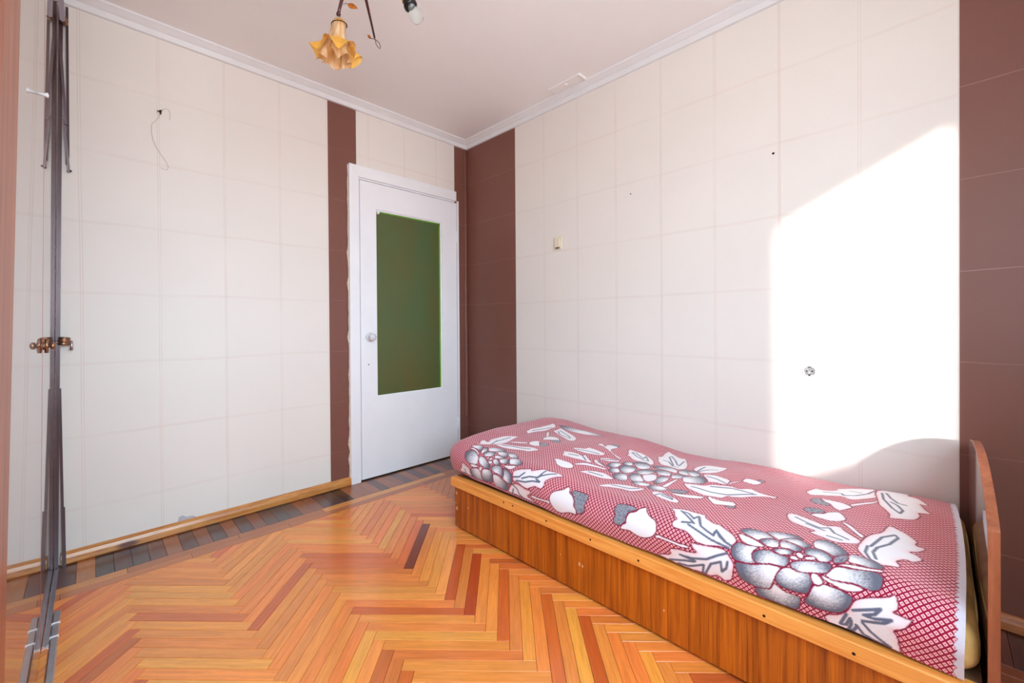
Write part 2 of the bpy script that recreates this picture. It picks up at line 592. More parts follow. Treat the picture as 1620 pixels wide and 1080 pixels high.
def plank_shape(mb, poly, z1=0.0, z0=-0.0079, gap=0.0005, bev=0.0008):
    if area(poly) < 0:
        poly = poly[::-1]
    base = inset(poly, gap)
    top = inset(poly, gap + bev)
    k = len(mb.v)
    m = len(poly)
    for ring, z in ((base, z0), (base, z1 - bev), (top, z1)):
        mb.v += [(x, y, z) for x, y in ring]
    for r in range(2):
        for i in range(m):
            j = (i + 1) % m
            mb.f.append((k + r * m + i, k + r * m + j, k + (r + 1) * m + j, k + (r + 1) * m + i))
    mb.f.append(tuple(k + 2 * m + i for i in range(m)))


PL, PW = 0.412, 0.041
X0H, Y0H = -1.2455, -0.0135
S2 = math.sqrt(0.5)
PAL = [(0.96, 0.585, 0.27)] * 8 + [(0.97, 0.615, 0.28)] * 6 + [(0.945, 0.56, 0.26)] * 6 + [(0.925, 0.525, 0.25)] * 4 + [(0.98, 0.645, 0.29)] * 3 + [(0.89, 0.48, 0.23)] * 2 + [(0.83, 0.42, 0.20)]
SPECIAL = [((-1.121, -0.973), (0.52, 0.22, 0.15)), ((-1.131, -1.252), (0.80, 0.36, 0.14)), ((-1.119, -1.369), (0.74, 0.29, 0.11)),
           ((-1.124, -1.545), (0.86, 0.42, 0.17)), ((-1.055, -1.719), (0.86, 0.44, 0.19)), ((-0.998, -1.819), (0.80, 0.38, 0.16)),
           ((-1.572, -1.56), (0.84, 0.43, 0.18)), ((-1.987, -0.808), (0.86, 0.46, 0.24)), ((-1.132, -1.688), (0.96, 0.62, 0.26))]
ROT = np.array(CAM_ROT)


def in_frame(x, y, margin=160):
    d = ROT.T @ (np.array((x, y, 0.0)) - np.array(CAM_POS))
    if d[2] > -0.2:
        return False
    u, v = PX + FOCAL_PX * d[0] / -d[2], PY - FOCAL_PX * d[1] / -d[2]
    return -margin < u < IMW + margin and -margin < v < IMH + margin


def inside(poly, p):
    c = False
    for (x1, y1), (x2, y2) in zip(poly, poly[1:] + poly[:1]):
        if (y1 > p[1]) != (y2 > p[1]) and p[0] < (x2 - x1) * (p[1] - y1) / (y2 - y1) + x1:
            c = not c
    return c


whole = {}
rest = MB()
BORD = -0.345
count = 0
for zz in range(-4, 5):
    for k in range(-90, 20):
        for typ in (0, 1):
            if typ == 0:
                p0, p1, q0, q1 = k * PW, k * PW + PL, k * PW, (k + 1) * PW
            else:
                p0, p1, q0, q1 = k * PW + PL, k * PW + PL + PW, (k + 1) * PW - PL, (k + 1) * PW
            p0 -= zz * PL; p1 -= zz * PL; q0 += zz * PL; q1 += zz * PL
            poly = [(X0H + (p - q) * S2, Y0H + (p + q) * S2) for p, q in ((p0, q0), (p1, q0), (p1, q1), (p0, q1))]
            full = poly
            for a, b, c in ((0, 1, BORD), (0, -1, -(YF + 0.002)), (-1, 0, 2.55), (1, 0, BORD)):
                poly = clip(poly, a, b, c) if poly else poly
            if len(poly) < 3 or abs(area(poly)) < 2e-4:
                continue
            cx, cy = sum(p[0] for p in full) / 4, sum(p[1] for p in full) / 4
            if min(p[0] for p in poly) > -0.72 and max(p[1] for p in poly) < -1.05 and min(p[1] for p in poly) > -2.6:
                continue                      # wholly under the bed
            ang = math.pi / 4 if typ == 0 else 3 * math.pi / 4
            ca, sa = math.cos(-ang), math.sin(-ang)
            loc = [((x - cx) * ca - (y - cy) * sa, (x - cx) * sa + (y - cy) * ca) for x, y in poly]
            colr = rng.choice(PAL)
            colr = tuple(min(1, max(0, x * rng.uniform(0.96, 1.04))) for x in colr)
            for pt, cc in SPECIAL:
                if inside(poly, pt):
                    colr = cc
            if in_frame(cx, cy) and cx < -0.80:
                is_full = abs(abs(area(poly)) - PL * PW) < 1e-6
                if is_full and whole.get('m'):
                    me = whole['m']
                else:
                    mb = MB()
                    plank_shape(mb, loc if not is_full else [(-PL / 2, -PW / 2), (PL / 2, -PW / 2), (PL / 2, PW / 2), (-PL / 2, PW / 2)])
                    me = mb.mesh('parquet_plank')
                    me.materials.append(m_plank)
                    if is_full:
                        whole['m'] = me
                o = bpy.data.objects.new('parquet_plank', me)
                COL.objects.link(o)
                o.location = (cx, cy, rng.uniform(-0.0004, 0.0))
                o.rotation_euler = (rng.uniform(-0.004, 0.004), 0, ang)
                o.parent = floor
                o.color = lin(colr)
                count += 1
            else:
                plank_shape(rest, poly)
ro = rest.build('parquet_far', m_plank, floor)
ro.color = lin((0.86, 0.53, 0.26))
ro['kind'] = 'stuff'

# border: short tiles set square to the wall, then two lengthwise battens
TILE = [(.36, .22, .21), (.74, .48, .29), (.27, .24, .25), (.36, .24, .24), (.31, .26, .27), (.42, .27, .25), (.62, .38, .26), (.37, .26, .25), (.52, .31, .24),
        (.32, .26, .27), (.57, .34, .25), (.32, .26, .28), (.51, .31, .25), (.37, .27, .27), (.30, .29, .32), (.36, .29, .30), (.57, .34, .25), (.54, .32, .25),
        (.35, .25, .25), (.29, .23, .25), (.17, .13, .15), (.66, .40, .27), (.63, .38, .26), (.66, .40, .28), (.42, .29, .26), (.64, .37, .25), (.57, .34, .25),
        (.43, .29, .27), (.62, .37, .26), (.38, .27, .27), (.55, .33, .25), (.33, .25, .26), (.6, .36, .26), (.45, .3, .27), (.38, .26, .26), (.52, .32, .25)]
TW_ = 0.0597
tm = MB()
plank_shape(tm, [(-0.115, -TW_ / 2), (0.115, -TW_ / 2), (0.115, TW_ / 2), (-0.115, TW_ / 2)], gap=0.0004)
tile_me = tm.mesh('border_tile')
tile_me.materials.append(m_plank)
x = -2.348 + TW_ / 2
i = 0
while x < -0.03 - TW_ / 2 + 0.02:
    o = bpy.data.objects.new('border_tile', tile_me)
    COL.objects.link(o)
    o.location = (x, -0.009 - 0.115, rng.uniform(-0.0004, 0))
    o.rotation_euler = (0, 0, math.pi / 2)
    o.parent = floor
    o.color = lin(TILE[i % len(TILE)])
    x += TW_
    i += 1
y = YF + 0.03
i = 0
while y < -0.30:
    if not (-2.62 < y < -1.0):
        o = bpy.data.objects.new('border_tile', tile_me)
        COL.objects.link(o)
        o.location = (-0.009 - 0.115, y, rng.uniform(-0.0004, 0))
        o.parent = floor
        o.color = lin([(.36, .21, .19), (.47, .26, .2), (.33, .2, .19)][i % 3])
    y += TW_
    i += 1
seg_l = 0.42
for row, (ya, yb) in enumerate(((-0.2395, -0.292), (-0.292, -0.3447))):
    x = -2.55 - 0.2 * row
    while x < -0.36:
        poly = [(x, yb), (min(x + seg_l, -0.24), yb), (min(x + seg_l, -0.24), ya), (x, ya)]
        cx, cy = (poly[0][0] + poly[1][0]) / 2, (ya + yb) / 2
        mb = MB()
        plank_shape(mb, [(a - cx, b - cy) for a, b in poly])
        o = mb.build('border_batten', m_plank, floor, loc=(cx, cy, 0))
        cc = rng.choice([(0.86, 0.57, 0.30), (0.90, 0.62, 0.32), (0.72, 0.43, 0.24)]) if row == 0 else rng.choice([(0.66, 0.38, 0.23), (0.74, 0.44, 0.25), (0.80, 0.48, 0.26)])
        o.color = lin(cc)
        x += seg_l
for row, (xa, xb) in enumerate(((-0.292, -0.2395), (-0.3447, -0.292))):
    for ya, yb in ((YF + 0.002, -2.62), (-1.0, -0.36)):
        mb = MB()
        cx, cy = (xa + xb) / 2, (ya + yb) / 2
        plank_shape(mb, [(xa - cx, ya - cy), (xb - cx, ya - cy), (xb - cx, yb - cy), (xa - cx, yb - cy)])
        o = mb.build('border_batten', m_plank, floor, loc=(cx, cy, 0))
        o.color = lin((0.62, 0.34, 0.2))

# ---- door: casing, frame, leaf with green glass
ex = -0.010
cs = MB()
cs.prism([(-1.012, 0.0), (-0.944, 0.0), (-0.944, 2.034), (-1.008, 2.108)], -0.016, -0.0012, 'y')
trim_3 = tag(cs.build('trim_3', m_door, bevel=0.002), kind='structure', label='white door casing upright')
tag(MB().prism([(-1.006, 2.108), (-0.942, 2.032), (-0.120, 2.032), (-0.119, 2.106)], -0.016, -0.0012, 'y').build('trim_4', m_door, bevel=0.002), kind='structure', label='white door casing across the top')
# ragged raw edge along the left of the casing
rg = random.Random(5)
zs = [0.02 + i * 0.05 for i in range(41)]
pts_l, pts_r = [], []
for zq in zs:
    w_ = 0.003 + abs(rg.gauss(0, 0.005)) * (1.0 if (zq < 0.75 or 0.95 < zq < 1.6) else 0.3)
    pts_l.append((-1.0125 - w_, zq))
    pts_r.append((-1.0115, zq))
MB().prism(pts_l + pts_r[::-1], -0.010, -0.0020, 'y').build('raw_edge', m_rawedge, trim_3)
# door frame lining the opening
fr = MB()
fr.box(DX0, DX0 + 0.012, 0.0, 0.12, 0, DZ).box(DX1 - 0.014, DX1, -0.012, 0.12, 0, DZ).box(DX0 + 0.012, DX1 - 0.014, 0.0, 0.12, DZ - 0.012, DZ)
trim_5 = tag(fr.build('trim_5', m_door, bevel=0.0015), kind='structure', label='white door frame')
door = empty('door_1', (DX1 - 0.014, 0.0, 0.0), 'white painted door with tall green glass pane')
door['kind'] = 'structure'
LX0, LX1, LZ0, LZ1 = DX0 + 0.0155, DX1 - 0.018, 0.010, DZ - 0.018
GX0, GX1, GZ0, GZ1 = -0.816, -0.256, 0.553, 1.842
OX = DX1 - 0.014


def dpart(name, mb, mat, parent=door, **k):
    o = mb.build(name, mat, parent, **k)
    return o


lf = MB()
Y0D, Y1D = -0.004, 0.034
lf.box(LX0 - OX, GX0 - OX, Y0D, Y1D, LZ0, LZ1).box(GX1 - OX, LX1 - OX, Y0D, Y1D, LZ0, LZ1)
lf.box(GX0 - OX, GX1 - OX, Y0D, Y1D, LZ0, GZ0).box(GX0 - OX, GX1 - OX, Y0D, Y1D, GZ1, LZ1)
dpart('door_leaf', lf, m_door)
bd = MB()
t = 0.009
bd.box(GX0 - OX, GX0 - OX + t, 0.004, 0.012, GZ0, GZ1).box(GX1 - OX - t, GX1 - OX, 0.004, 0.012, GZ0, GZ1)
bd.box(GX0 - OX + t, GX1 - OX - t, 0.004, 0.012, GZ0, GZ0 + t).box(GX0 - OX + t, GX1 - OX - t, 0.004, 0.012, GZ1 - t, GZ1)
dpart('glazing_bead', bd, m_door, bevel=0.001)
mg, nt, bs = new_mat('green_obscured_glass')
nn = N(nt)
f = nn.noise(nn.coords('Object', (1.6, 1.6, 0.7)), 1.6, 2)
nn.link(nn.ramp(f, [(0.35, lin((0.41, 0.40, 0.20))), (0.65, lin((0.33, 0.44, 0.26)))]), bs.inputs['Base Color'])
bs.inputs['Roughness'].default_value = 0.30
bs.inputs['Transmission Weight'].default_value = 0.25
bs.inputs['IOR'].default_value = 1.5
nn.bump(nn.noise(nn.coords('Object'), 190, 2), bs, 0.25, 0.001)
pane = dpart('glass_pane', MB().box(GX0 - OX + 0.002, GX1 - OX - 0.002, 0.013, 0.018, GZ0 + 0.002, GZ1 - 0.002), mg)
pane['label'] = 'dark green obscured glass'
mgl = plain('bright_green_glass_edge', (0.42, 0.66, 0.20), 0.25)
ge = MB()
ge.box(GX1 - OX - t - 0.010, GX1 - OX - t, 0.0105, 0.0128, GZ0 + t, GZ1 - t).box(GX0 - OX + t, GX1 - OX - t, 0.0105, 0.0128, GZ1 - t - 0.008, GZ1 - t)
dpart('glass_edge', ge, mgl)
MB().prism([(GX0 - OX + 0.012, GZ1 - 0.010), (GX0 - OX + 0.034, GZ1 - 0.012), (GX0 - OX + 0.026, GZ1 - 0.030), (GX0 - OX + 0.016, GZ1 - 0.028)], 0.0, 0.0105, 'y').build('putty_chip', m_white_plastic, door)
kn = MB()
kn.lathe([(0.001, 0), (0.030, 0.0), (0.031, 0.004), (0.024, 0.008), (0.013, 0.012), (0.012, 0.024), (0.021, 0.030), (0.025, 0.040), (0.023, 0.049), (0.013, 0.055), (0.001, 0.056)], 24, (-0.866 - OX, -0.004, 0.966), (0, -1, 0))
dpart('door_knob', kn, plain('knob_paint', (0.86, 0.85, 0.87), 0.25), smooth=True)
for hz in (1.75, 0.26):
    hm = MB()
    hm.lathe([(0.001, -0.045), (0.0055, -0.045), (0.006, -0.002), (0.005, 0.0), (0.006, 0.002), (0.0055, 0.045), (0.001, 0.045)], 10, (LX1 - OX + 0.002, -0.009, hz))
    dpart('hinge', hm, m_door, smooth=True)
MB().lathe([(0.001, 0), (0.004, 0.0), (0.004, 0.0015), (0.001, 0.002)], 8, (LX0 + 0.052 - OX, -0.004, 0.78), (0, -1, 0)).build('screw_hole', m_screw, door)

# ---- ceiling plate beside the cornice
cp = empty('junction_plate', (-0.10, -1.085, CEIL), 'small white painted cover plate on the ceiling beside the cornice', 'cover plate')
MB().box(-0.035, 0.035, -0.115, 0.115, -0.008, 0.0).build('plate', m_ceiling, cp, bevel=0.003)
MB().box(-0.037, 0.037, -0.122, -0.112, -0.014, 0.0).build('end_batten', m_ceiling, cp, bevel=0.002)
MB().lathe([(0.001, -0.014), (0.010, -0.013), (0.012, -0.008)], 14, (-0.005, 0.0, 0), caps=False).build('screw_cap', m_ceiling, cp, smooth=True)

# ================================================================ things
def child(o, parent):
    """parent an object that was modelled in room coordinates"""
    o.parent = parent
    o.location = Vector(o.location) - Vector(parent.location)
    return o


# ---- bed
bed = empty('single_bed', (-0.45, -1.84, 0.0), 'low single bed with dark veneer base, pine rail and arched headboard', 'bed')
child(MB().box(-0.882, -0.864, -2.745, -0.945, 0.010, 0.2168).build('side_panel', m_veneer, bevel=0.001), bed)['label'] = 'dark striped veneer side panel'
child(MB().box(-0.864, -0.02, -0.963, -0.945, 0.010, 0.2168).build('end_panel', m_veneer, bevel=0.001), bed)
child(MB().box(-0.902, -0.858, -2.745, -0.934, 0.217, 0.263).build('rail', m_rail, bevel=0.004, seg=3), bed)['label'] = 'honey-coloured pine rail'
child(MB().box(-0.8575, -0.02, -0.974, -0.934, 0.217, 0.263).build('rail', m_rail, bevel=0.004, seg=3), bed)
child(MB().box(-0.8575, -0.02, -2.7405, -0.9745, 0.243, 0.2625).build('platform', plain('platform_board', (0.42, 0.30, 0.20), 0.7), bevel=0.001), bed)
for yy in (-2.66, -1.86, -1.02):
    child(MB().box(-0.860, -0.83, yy - 0.03, yy + 0.03, 0.0, 0.24).build('leg', m_dark), bed)
    child(MB().box(-0.06, -0.03, yy - 0.03, yy + 0.03, 0.0, 0.24).build('leg', m_dark), bed)
arch = []
for i in range(33):
    u = i / 32
    arch.append((-0.880 + 0.870 * u, 0.603 + 0.082 * (1 - (2 * u - 1) ** 2) ** 0.85))
hbp = [(-0.880, 0.004)] + arch + [(-0.010, 0.004)]
child(MB().prism(hbp, -2.764, -2.746, 'y').build('headboard', m_headboard), bed)['label'] = 'polished brown headboard with arched top'
eb = MB()
outer = [(-0.8818, 0.004)] + [(x if 0 < i < 32 else (-0.8818 if i == 0 else -0.0082), z + 0.0018) for i, (x, z) in enumerate(arch)] + [(-0.0082, 0.004)]
ring = hbp + outer[::-1]
for a, b, c, d in zip(hbp[:-1], hbp[1:], outer[:-1], outer[1:]):
    k = len(eb.v)
    for (px_, pz_) in (a, b, d, c):
        eb.v.append((px_, -2.7465, pz_))
    for (px_, pz_) in (a, b, d, c):
        eb.v.append((px_, -2.7635, pz_))
    eb.f += [(k, k + 1, k + 2, k + 3), (k + 7, k + 6, k + 5, k + 4), (k + 3, k + 2, k + 6, k + 7), (k + 1, k, k + 4, k + 5)]
child(eb.build('edge_band', m_headedge), bed)
for yy, zz in ((-1.323, 0.246), (-1.379, 0.247), (-1.569, 0.243), (-1.78, 0.243), (-1.971, 0.241), (-2.342, 0.236), (-2.532, 0.237)):
    child(MB().lathe([(0.001, 0.0), (0.0038, 0.0), (0.0038, 0.0012), (0.001, 0.0016)], 8, (-0.9015, yy, zz), (-1, 0, 0)).build('screw', m_screw), bed)
for yy, zz, s in ((-0.958, 0.180, 0.008), (-0.961, 0.102, 0.009), (-0.953, 0.128, 0.004), (-1.05, 0.13, 0.004), (-1.716, 0.118, 0.006), (-1.730, 0.116, 0.005), (-1.625, 0.12, 0.003), (-2.05, 0.10, 0.003)):
    r_ = random.Random(int(-yy * 1000))
    blob = [(yy + s * r_.uniform(0.5, 1.0) * math.cos(t), zz + s * 1.5 * r_.uniform(0.5, 1.0) * math.sin(t)) for t in [k * math.pi / 4 for k in range(8)]]
    child(MB().prism(blob, -0.8826, -0.8815, 'x').build('veneer_chip', m_chip), bed)

# ---- mattress
mat_o = empty('mattress', (-0.45, -1.84, 0.2635), 'worn ochre ticking mattress on the low bed', 'mattress')
mm = MB().box(-0.866, -0.032, -2.739, -0.945, 0.2640, 0.376)
child(mm.build('mattress_body', m_mattress, smooth=True, bevel=0.042, seg=6), mat_o)


def rim(z, yo, ph):
    pts = []
    for i in range(41):
        u = i / 40
        x = -0.84 + 0.79 * u
        pts.append((x, -2.7375 + 0.010 * (abs(2 * u - 1) ** 6) + yo, z + 0.006 * math.sin(9 * u + ph)))
    return pts


child(MB().tube(rim(0.338, 0.001, 0.3), 0.0045, 8).build('piping', m_ochre_line, smooth=True), mat_o)
child(MB().tube(rim(0.292, 0.001, 1.9), 0.0045, 8).build('piping', m_ochre_line, smooth=True), mat_o)

# ---- bedspread
SL, TWD = 1.955, 0.960
B_ORG = (-0.006, -0.915)
RR, XI, XWL, YI, Y0S = 0.085, -0.79, -0.02, -0.036, -1.798


def smooth(a, b, x):
    t = np.clip((x - a) / (b - a), 0, 1)
    return t * t * (3 - 2 * t)


def top_z(x, y):
    u, v = -x / 0.88, -y / 1.85
    z = 0.405 + 0.026 * (1 - smooth(0.0, 0.45, v)) + 0.018 * np.sin(np.pi * np.clip(u, 0, 1))
    z = z - (0.030 - 0.015 * smooth(0.5, 1, v)) * (1 - smooth(0.0, 0.10, u))
    return z + 0.006 * np.sin(7.3 * v * 3 + 2 * u) + 0.004 * np.sin(11 * u + 5 * v) - 0.010 * np.exp(-((v - .52) / .12) ** 2)


def spread(s, t):
    neg = np.minimum(t, 0.0)
    t = np.maximum(t, 0.0)
    u_ = np.clip(t / .9, 0, 1)
    y = Y0S + s - 0.012 * np.sin(np.pi * u_) * (1 - smooth(0, .5, s))
    x = XWL - t
    exx = np.maximum(0, XI - x)
    eyy = np.maximum(0, y - YI)
    bx, by = np.maximum(x, XI), np.minimum(y, YI)
    e = np.maximum(exx, eyy)
    h = np.hypot(exx, eyy) + 1e-9
    dx, dy = -exx / h, eyy / h
    a = np.minimum(e, RR * np.pi / 2) / RR
    R, D = RR * np.sin(a), RR * (1 - np.cos(a))
    rest_ = np.maximum(0, e - RR * np.pi / 2)
    z = top_z(bx, by) - D - rest_
    R = R + 0.012 * np.sin(np.clip(e / .22, 0, 1) * np.pi) - 0.10 * rest_
    X, Y = bx + dx * R, by + dy * R
    v = np.clip(-Y / 1.85, 0, 1)
    z = np.maximum(z, 0.286 - 0.012 * smooth(0.05, .6, v) - 0.006 * smooth(0.55, 1.0, v))
    z = z + neg * 0.9 + 0.0015 * np.sin(31 * s + 9 * t) * np.sin(23 * t - 7 * s)
    X = X + np.minimum(0.008, -neg * 0.4)
    return np.stack([X + B_ORG[0], Y + B_ORG[1], z], -1)
PRINT=[
('L',[(1696,792),(1673,763),(1695,748),(1698,716),(1657,723),(1674,693),(1665,660),(1650,602),(1597,547),(1590,593),(1581,639),(1578,673),(1593,709),(1623,731),(1659,766)],[[(1632,687),(1623,655),(1617,602)],[(1626,728),(1635,679)]]),
('L',[(1609,724),(1583,688),(1536,665),(1485,641),(1441,622),(1374,636),(1413,685),(1458,686),(1515,712),(1558,723)],[[(1574,703),(1526,675),(1430,650)]]),
('W',[(1586,655),(1553,616),(1503,584),(1491,597),(1557,643)],[]),
('W',[(1499,588),(1496,555),(1474,524),(1442,568),(1414,589),(1443,604),(1477,603)],[]),
('G',[(1434,576),(1450,536),(1416,531),(1393,552),(1393,581),(1417,591)],[]),
('L',[(1695,895),(1668,904),(1642,910),(1638,937),(1627,948),(1641,949),(1669,952),(1708,956),(1726,947),(1708,933)],[[(1697,951),(1670,952),(1647,950)],[(1680,930),(1672,950)]]),
('L',[(1352,860),(1351,847),(1326,833),(1294,821),(1276,812),(1265,820),(1254,811),(1215,784),(1197,787),(1168,778),(1138,777),(1121,784),(1146,802),(1166,823),(1179,838),(1173,854),(1181,871),(1195,874),(1215,871),(1236,884),(1258,899),(1283,898),(1309,889),(1342,889)],[[(1344,873),(1311,865),(1292,840)],[(1294,866),(1260,846),(1219,835),(1207,819)],[(1219,835),(1208,792)],[(1221,832),(1183,803),(1159,787)],[(1322,884),(1274,875),(1237,857),(1202,849)],[(1225,843),(1201,848)]]),
('L',[(1347,905),(1321,897),(1291,898),(1258,904),(1238,898),(1240,914),(1264,933),(1241,937),(1222,945),(1199,945),(1196,947),(1230,949),(1272,951),(1329,951),(1364,949),(1380,947),(1363,922)],[[(1342,907),(1319,919),(1307,942),(1284,951),(1235,949)],[(1342,926),(1353,950),(1340,951)],[(1338,949),(1318,951),(1305,951)],[(1295,951),(1240,949)]]),
('W',[(1241,921),(1233,916),(1197,914),(1162,907),(1135,899),(1132,915),(1152,915),(1195,924),(1231,930)],[]),
('G',[(1051,830),(1034,819),(1001,818),(971,820),(967,837),(973,860),(965,876),(975,892),(998,904),(1005,888),(1017,874),(1019,857),(1033,842)],[]),
('W',[(1136,885),(1127,865),(1111,853),(1084,837),(1075,824),(1071,815),(1058,823),(1054,837),(1036,843),(1020,859),(1019,877),(1005,888),(1002,909),(1021,908),(1038,910),(1079,928),(1107,928),(1126,913),(1133,901)],[]),
('G',[(848,823),(819,816),(786,816),(768,826),(793,840),(800,857),(796,873),(808,885),(818,895),(841,891),(845,878),(840,862),(851,845)],[]),
('W',[(797,861),(792,843),(770,833),(765,819),(750,808),(744,805),(736,821),(718,834),(698,840),(689,853),(685,874),(696,893),(719,906),(739,910),(757,907),(780,899),(807,904),(816,902),(808,887),(794,879),(797,868)],[]),
('W',[(685,883),(678,880),(656,882),(611,882),(581,878),(577,885),(599,890),(633,890),(668,890),(689,893)],[]),
('P',[(1626,775),(1608,769),(1579,800),(1592,821),(1604,816)],[(1596,817)]),
('P',[(1696,805),(1639,769),(1611,804),(1606,817),(1637,808),(1669,809)],[(1659,804)]),
('P',[(1605,766),(1579,742),(1523,729),(1491,751),(1526,755),(1544,775),(1577,793)],[(1566,782)]),
('P',[(1694,849),(1678,830),(1650,821),(1612,832),(1592,845),(1585,868),(1596,879),(1642,887),(1674,878)],[(1593,863)]),
('P',[(1592,811),(1581,795),(1540,778),(1520,804),(1532,815),(1552,820),(1564,828)],[(1550,817)]),
('P',[(1537,776),(1517,754),(1474,763),(1439,790),(1459,798),(1505,791)],[(1508,789)]),
('P',[(1491,751),(1471,737),(1425,751),(1383,779),(1415,787),(1436,789)],[(1442,784)]),
('P',[(1423,797),(1386,781),(1337,798),(1333,811),(1359,820),(1398,826)],[(1397,814)]),
('P',[(1515,812),(1509,796),(1459,798),(1440,802),(1464,815),(1483,816),(1501,817)],[(1503,815)]),
('P',[(1475,818),(1429,799),(1404,816),(1407,827),(1446,835)],[(1455,829)]),
('P',[(1505,827),(1490,818),(1453,832),(1439,840),(1467,850),(1492,842)],[(1499,829)]),
('P',[(1631,905),(1578,889),(1555,902),(1553,930),(1541,943),(1532,943),(1579,945),(1624,948),(1638,937)],[(1578,899)]),
('P',[(1545,889),(1530,879),(1497,875),(1472,887),(1472,920),(1491,939),(1515,936),(1540,943),(1552,926)],[(1530,880)]),
('P',[(1470,886),(1433,887),(1409,898),(1366,913),(1385,949),(1424,946),(1460,945),(1470,920)],[(1455,892)]),
('P',[(1421,850),(1393,850),(1360,862),(1347,880),(1347,905),(1365,910),(1395,898),(1404,890),(1402,871)],[(1396,892)]),
('P',[(1494,870),(1488,855),(1469,847),(1439,844),(1417,855),(1402,881),(1409,892),(1434,881),(1462,880)],[(1453,879)]),
('P',[(1592,845),(1589,831),(1561,831),(1532,842),(1502,858),(1498,874),(1526,876),(1559,870),(1578,862)],[(1572,860)]),
('W',[(1685,821),(1669,809),(1632,813),(1600,828),(1601,835),(1639,821),(1667,821)],[]),
('W',[(1639,889),(1607,879),(1580,879),(1569,871),(1579,886),(1614,898)],[]),
('W',[(1570,890),(1559,874),(1549,875),(1550,892),(1562,901)],[]),
('W',[(1539,943),(1510,938),(1486,940),(1469,945),(1462,945),(1506,943)],[]),
('W',[(1528,840),(1510,832),(1496,840),(1501,850),(1515,851)],[]),
('W',[(1548,823),(1544,815),(1532,830),(1539,836)],[]),
('W',[(1533,829),(1521,816),(1508,827),(1520,835)],[]),
('W',[(1433,839),(1346,820),(1369,846),(1390,848)],[]),
('L',[(674,776),(661,769),(634,753),(600,750),(572,742),(565,762),(551,769),(531,778),(518,774),(498,787),(469,802),(456,815),(455,824),(461,835),(462,849),(469,850),(485,849),(504,852),(529,860),(549,861),(564,859),(580,848),(597,841),(617,842),(630,844),(642,839),(644,825),(633,813),(646,807),(656,787)],[[(640,772),(615,787),(583,807)],[(637,773),(615,772),(591,789),(585,768),(566,802)],[(617,818),(591,808)],[(597,818),(558,828),(521,839),(493,843),(469,846)],[(583,767),(562,807),(541,816),(518,824),(518,810)],[(517,803),(502,821),(483,832),(464,838)],[(513,807),(499,819),(484,830)]]),
('L',[(576,865),(565,866),(549,863),(517,858),(490,853),(472,857),(464,868),(456,876),(450,884),(452,911),(457,936),(477,947),(488,940),(498,938),(517,949),(549,948),(592,952),(637,953),(679,953),(677,948),(635,929),(641,910),(610,899),(588,897),(552,889),(567,880)],[[(607,916),(567,911),(525,898),(496,877),(469,860)],[(600,916),(559,917)],[(642,950),(590,928),(564,921)],[(614,949),(581,943),(534,919),(539,945)],[(531,946),(513,908),(485,891),(483,920),(470,904),(467,884)]]),
('L',[(186,886),(179,873),(160,860),(136,849),(121,840),(114,831),(109,834),(105,849),(106,863),(114,869),(101,869),(91,871),(79,867),(86,883),(93,895),(112,909),(104,920),(100,949),(97,959),(115,961),(146,962),(184,964),(212,965),(232,965),(241,951),(237,941),(212,930),(194,910)],[[(184,902),(158,887),(134,873),(144,890),(164,903),(145,901),(115,887),(127,901),(146,911),(166,920)],[(166,925),(152,940),(137,949),(117,957)],[(178,939),(165,956),(143,960),(120,959)],[(196,919),(209,953),(198,950),(189,927),(187,940),(194,964),(184,958),(176,941)]]),
('L',[(380,308),(374,280),(366,251),(362,234),(347,241),(318,229),(301,185),(314,174),(279,125),(241,95),(204,67),(201,174),(193,214),(214,253),(241,302),(260,310),(279,289),(306,303),(336,315),(361,333)],[[(333,265),(286,246),(276,273),(248,243),(219,180),(203,98)],[(269,174),(238,181)]]),
('G',[(353,393),(348,365),(333,348),(322,375),(299,388),(298,412),(314,414),(341,412)],[]),
('W',[(331,347),(311,351),(283,353),(262,360),(241,379),(260,415),(268,432),(285,421),(299,388),(315,378)],[]),
('W',[(254,360),(231,327),(201,283),(191,254),(187,269),(200,307),(225,344),(245,372)],[]),
('G',[(355,486),(351,463),(336,459),(315,456),(301,466),(303,488),(326,499),(344,502)],[]),
('W',[(333,518),(320,497),(301,490),(295,469),(270,446),(258,460),(243,500),(260,529),(282,535),(311,528)],[]),
('W',[(255,523),(247,522),(227,543),(208,579),(192,599),(197,617),(214,592),(233,560)],[]),
('L',[(384,572),(383,546),(367,540),(335,553),(308,566),(282,584),(264,569),(248,568),(239,591),(219,615),(195,638),(198,663),(217,684),(246,700),(279,685),(310,668),(295,646),(325,634),(367,614)],[[(360,567),(333,587),(291,612),(272,595),(255,632),(222,654)],[(326,602),(279,628)],[(266,667),(234,672)]]),
('L',[(201,89),(183,55),(165,54),(131,52),(109,50),(119,84),(93,94),(81,126),(67,190),(82,193),(89,192),(76,253),(62,276),(79,289),(93,295),(87,320),(97,362),(116,383),(136,396),(156,406),(154,377),(168,337),(184,300),(189,253),(201,159)],[[(185,122),(177,218),(152,308),(133,344),(127,310),(141,265),(158,239)],[(174,108),(160,187),(141,239),(121,247)]]),
('L',[(198,702),(198,665),(192,608),(182,571),(162,535),(154,466),(143,464),(113,486),(89,521),(94,555),(70,559),(84,599),(103,618),(88,624),(73,645),(90,676),(106,672),(122,699),(109,727),(130,740),(152,755),(177,738)],[[(181,657),(181,702),(168,736),(150,747)],[(175,654),(159,569),(135,521),(128,538),(141,602),(162,649),(167,687),(157,725)]]),
('L',[(1095,308),(1093,282),(1062,285),(1037,276),(1001,291),(947,339),(920,390),(927,412),(967,401),(995,411),(1021,403),(1054,374),(1064,382),(1065,355)],[[(1067,317),(1030,346),(981,373),(957,372)],[(1067,317),(1051,306),(991,353),(1000,308),(962,362)]]),
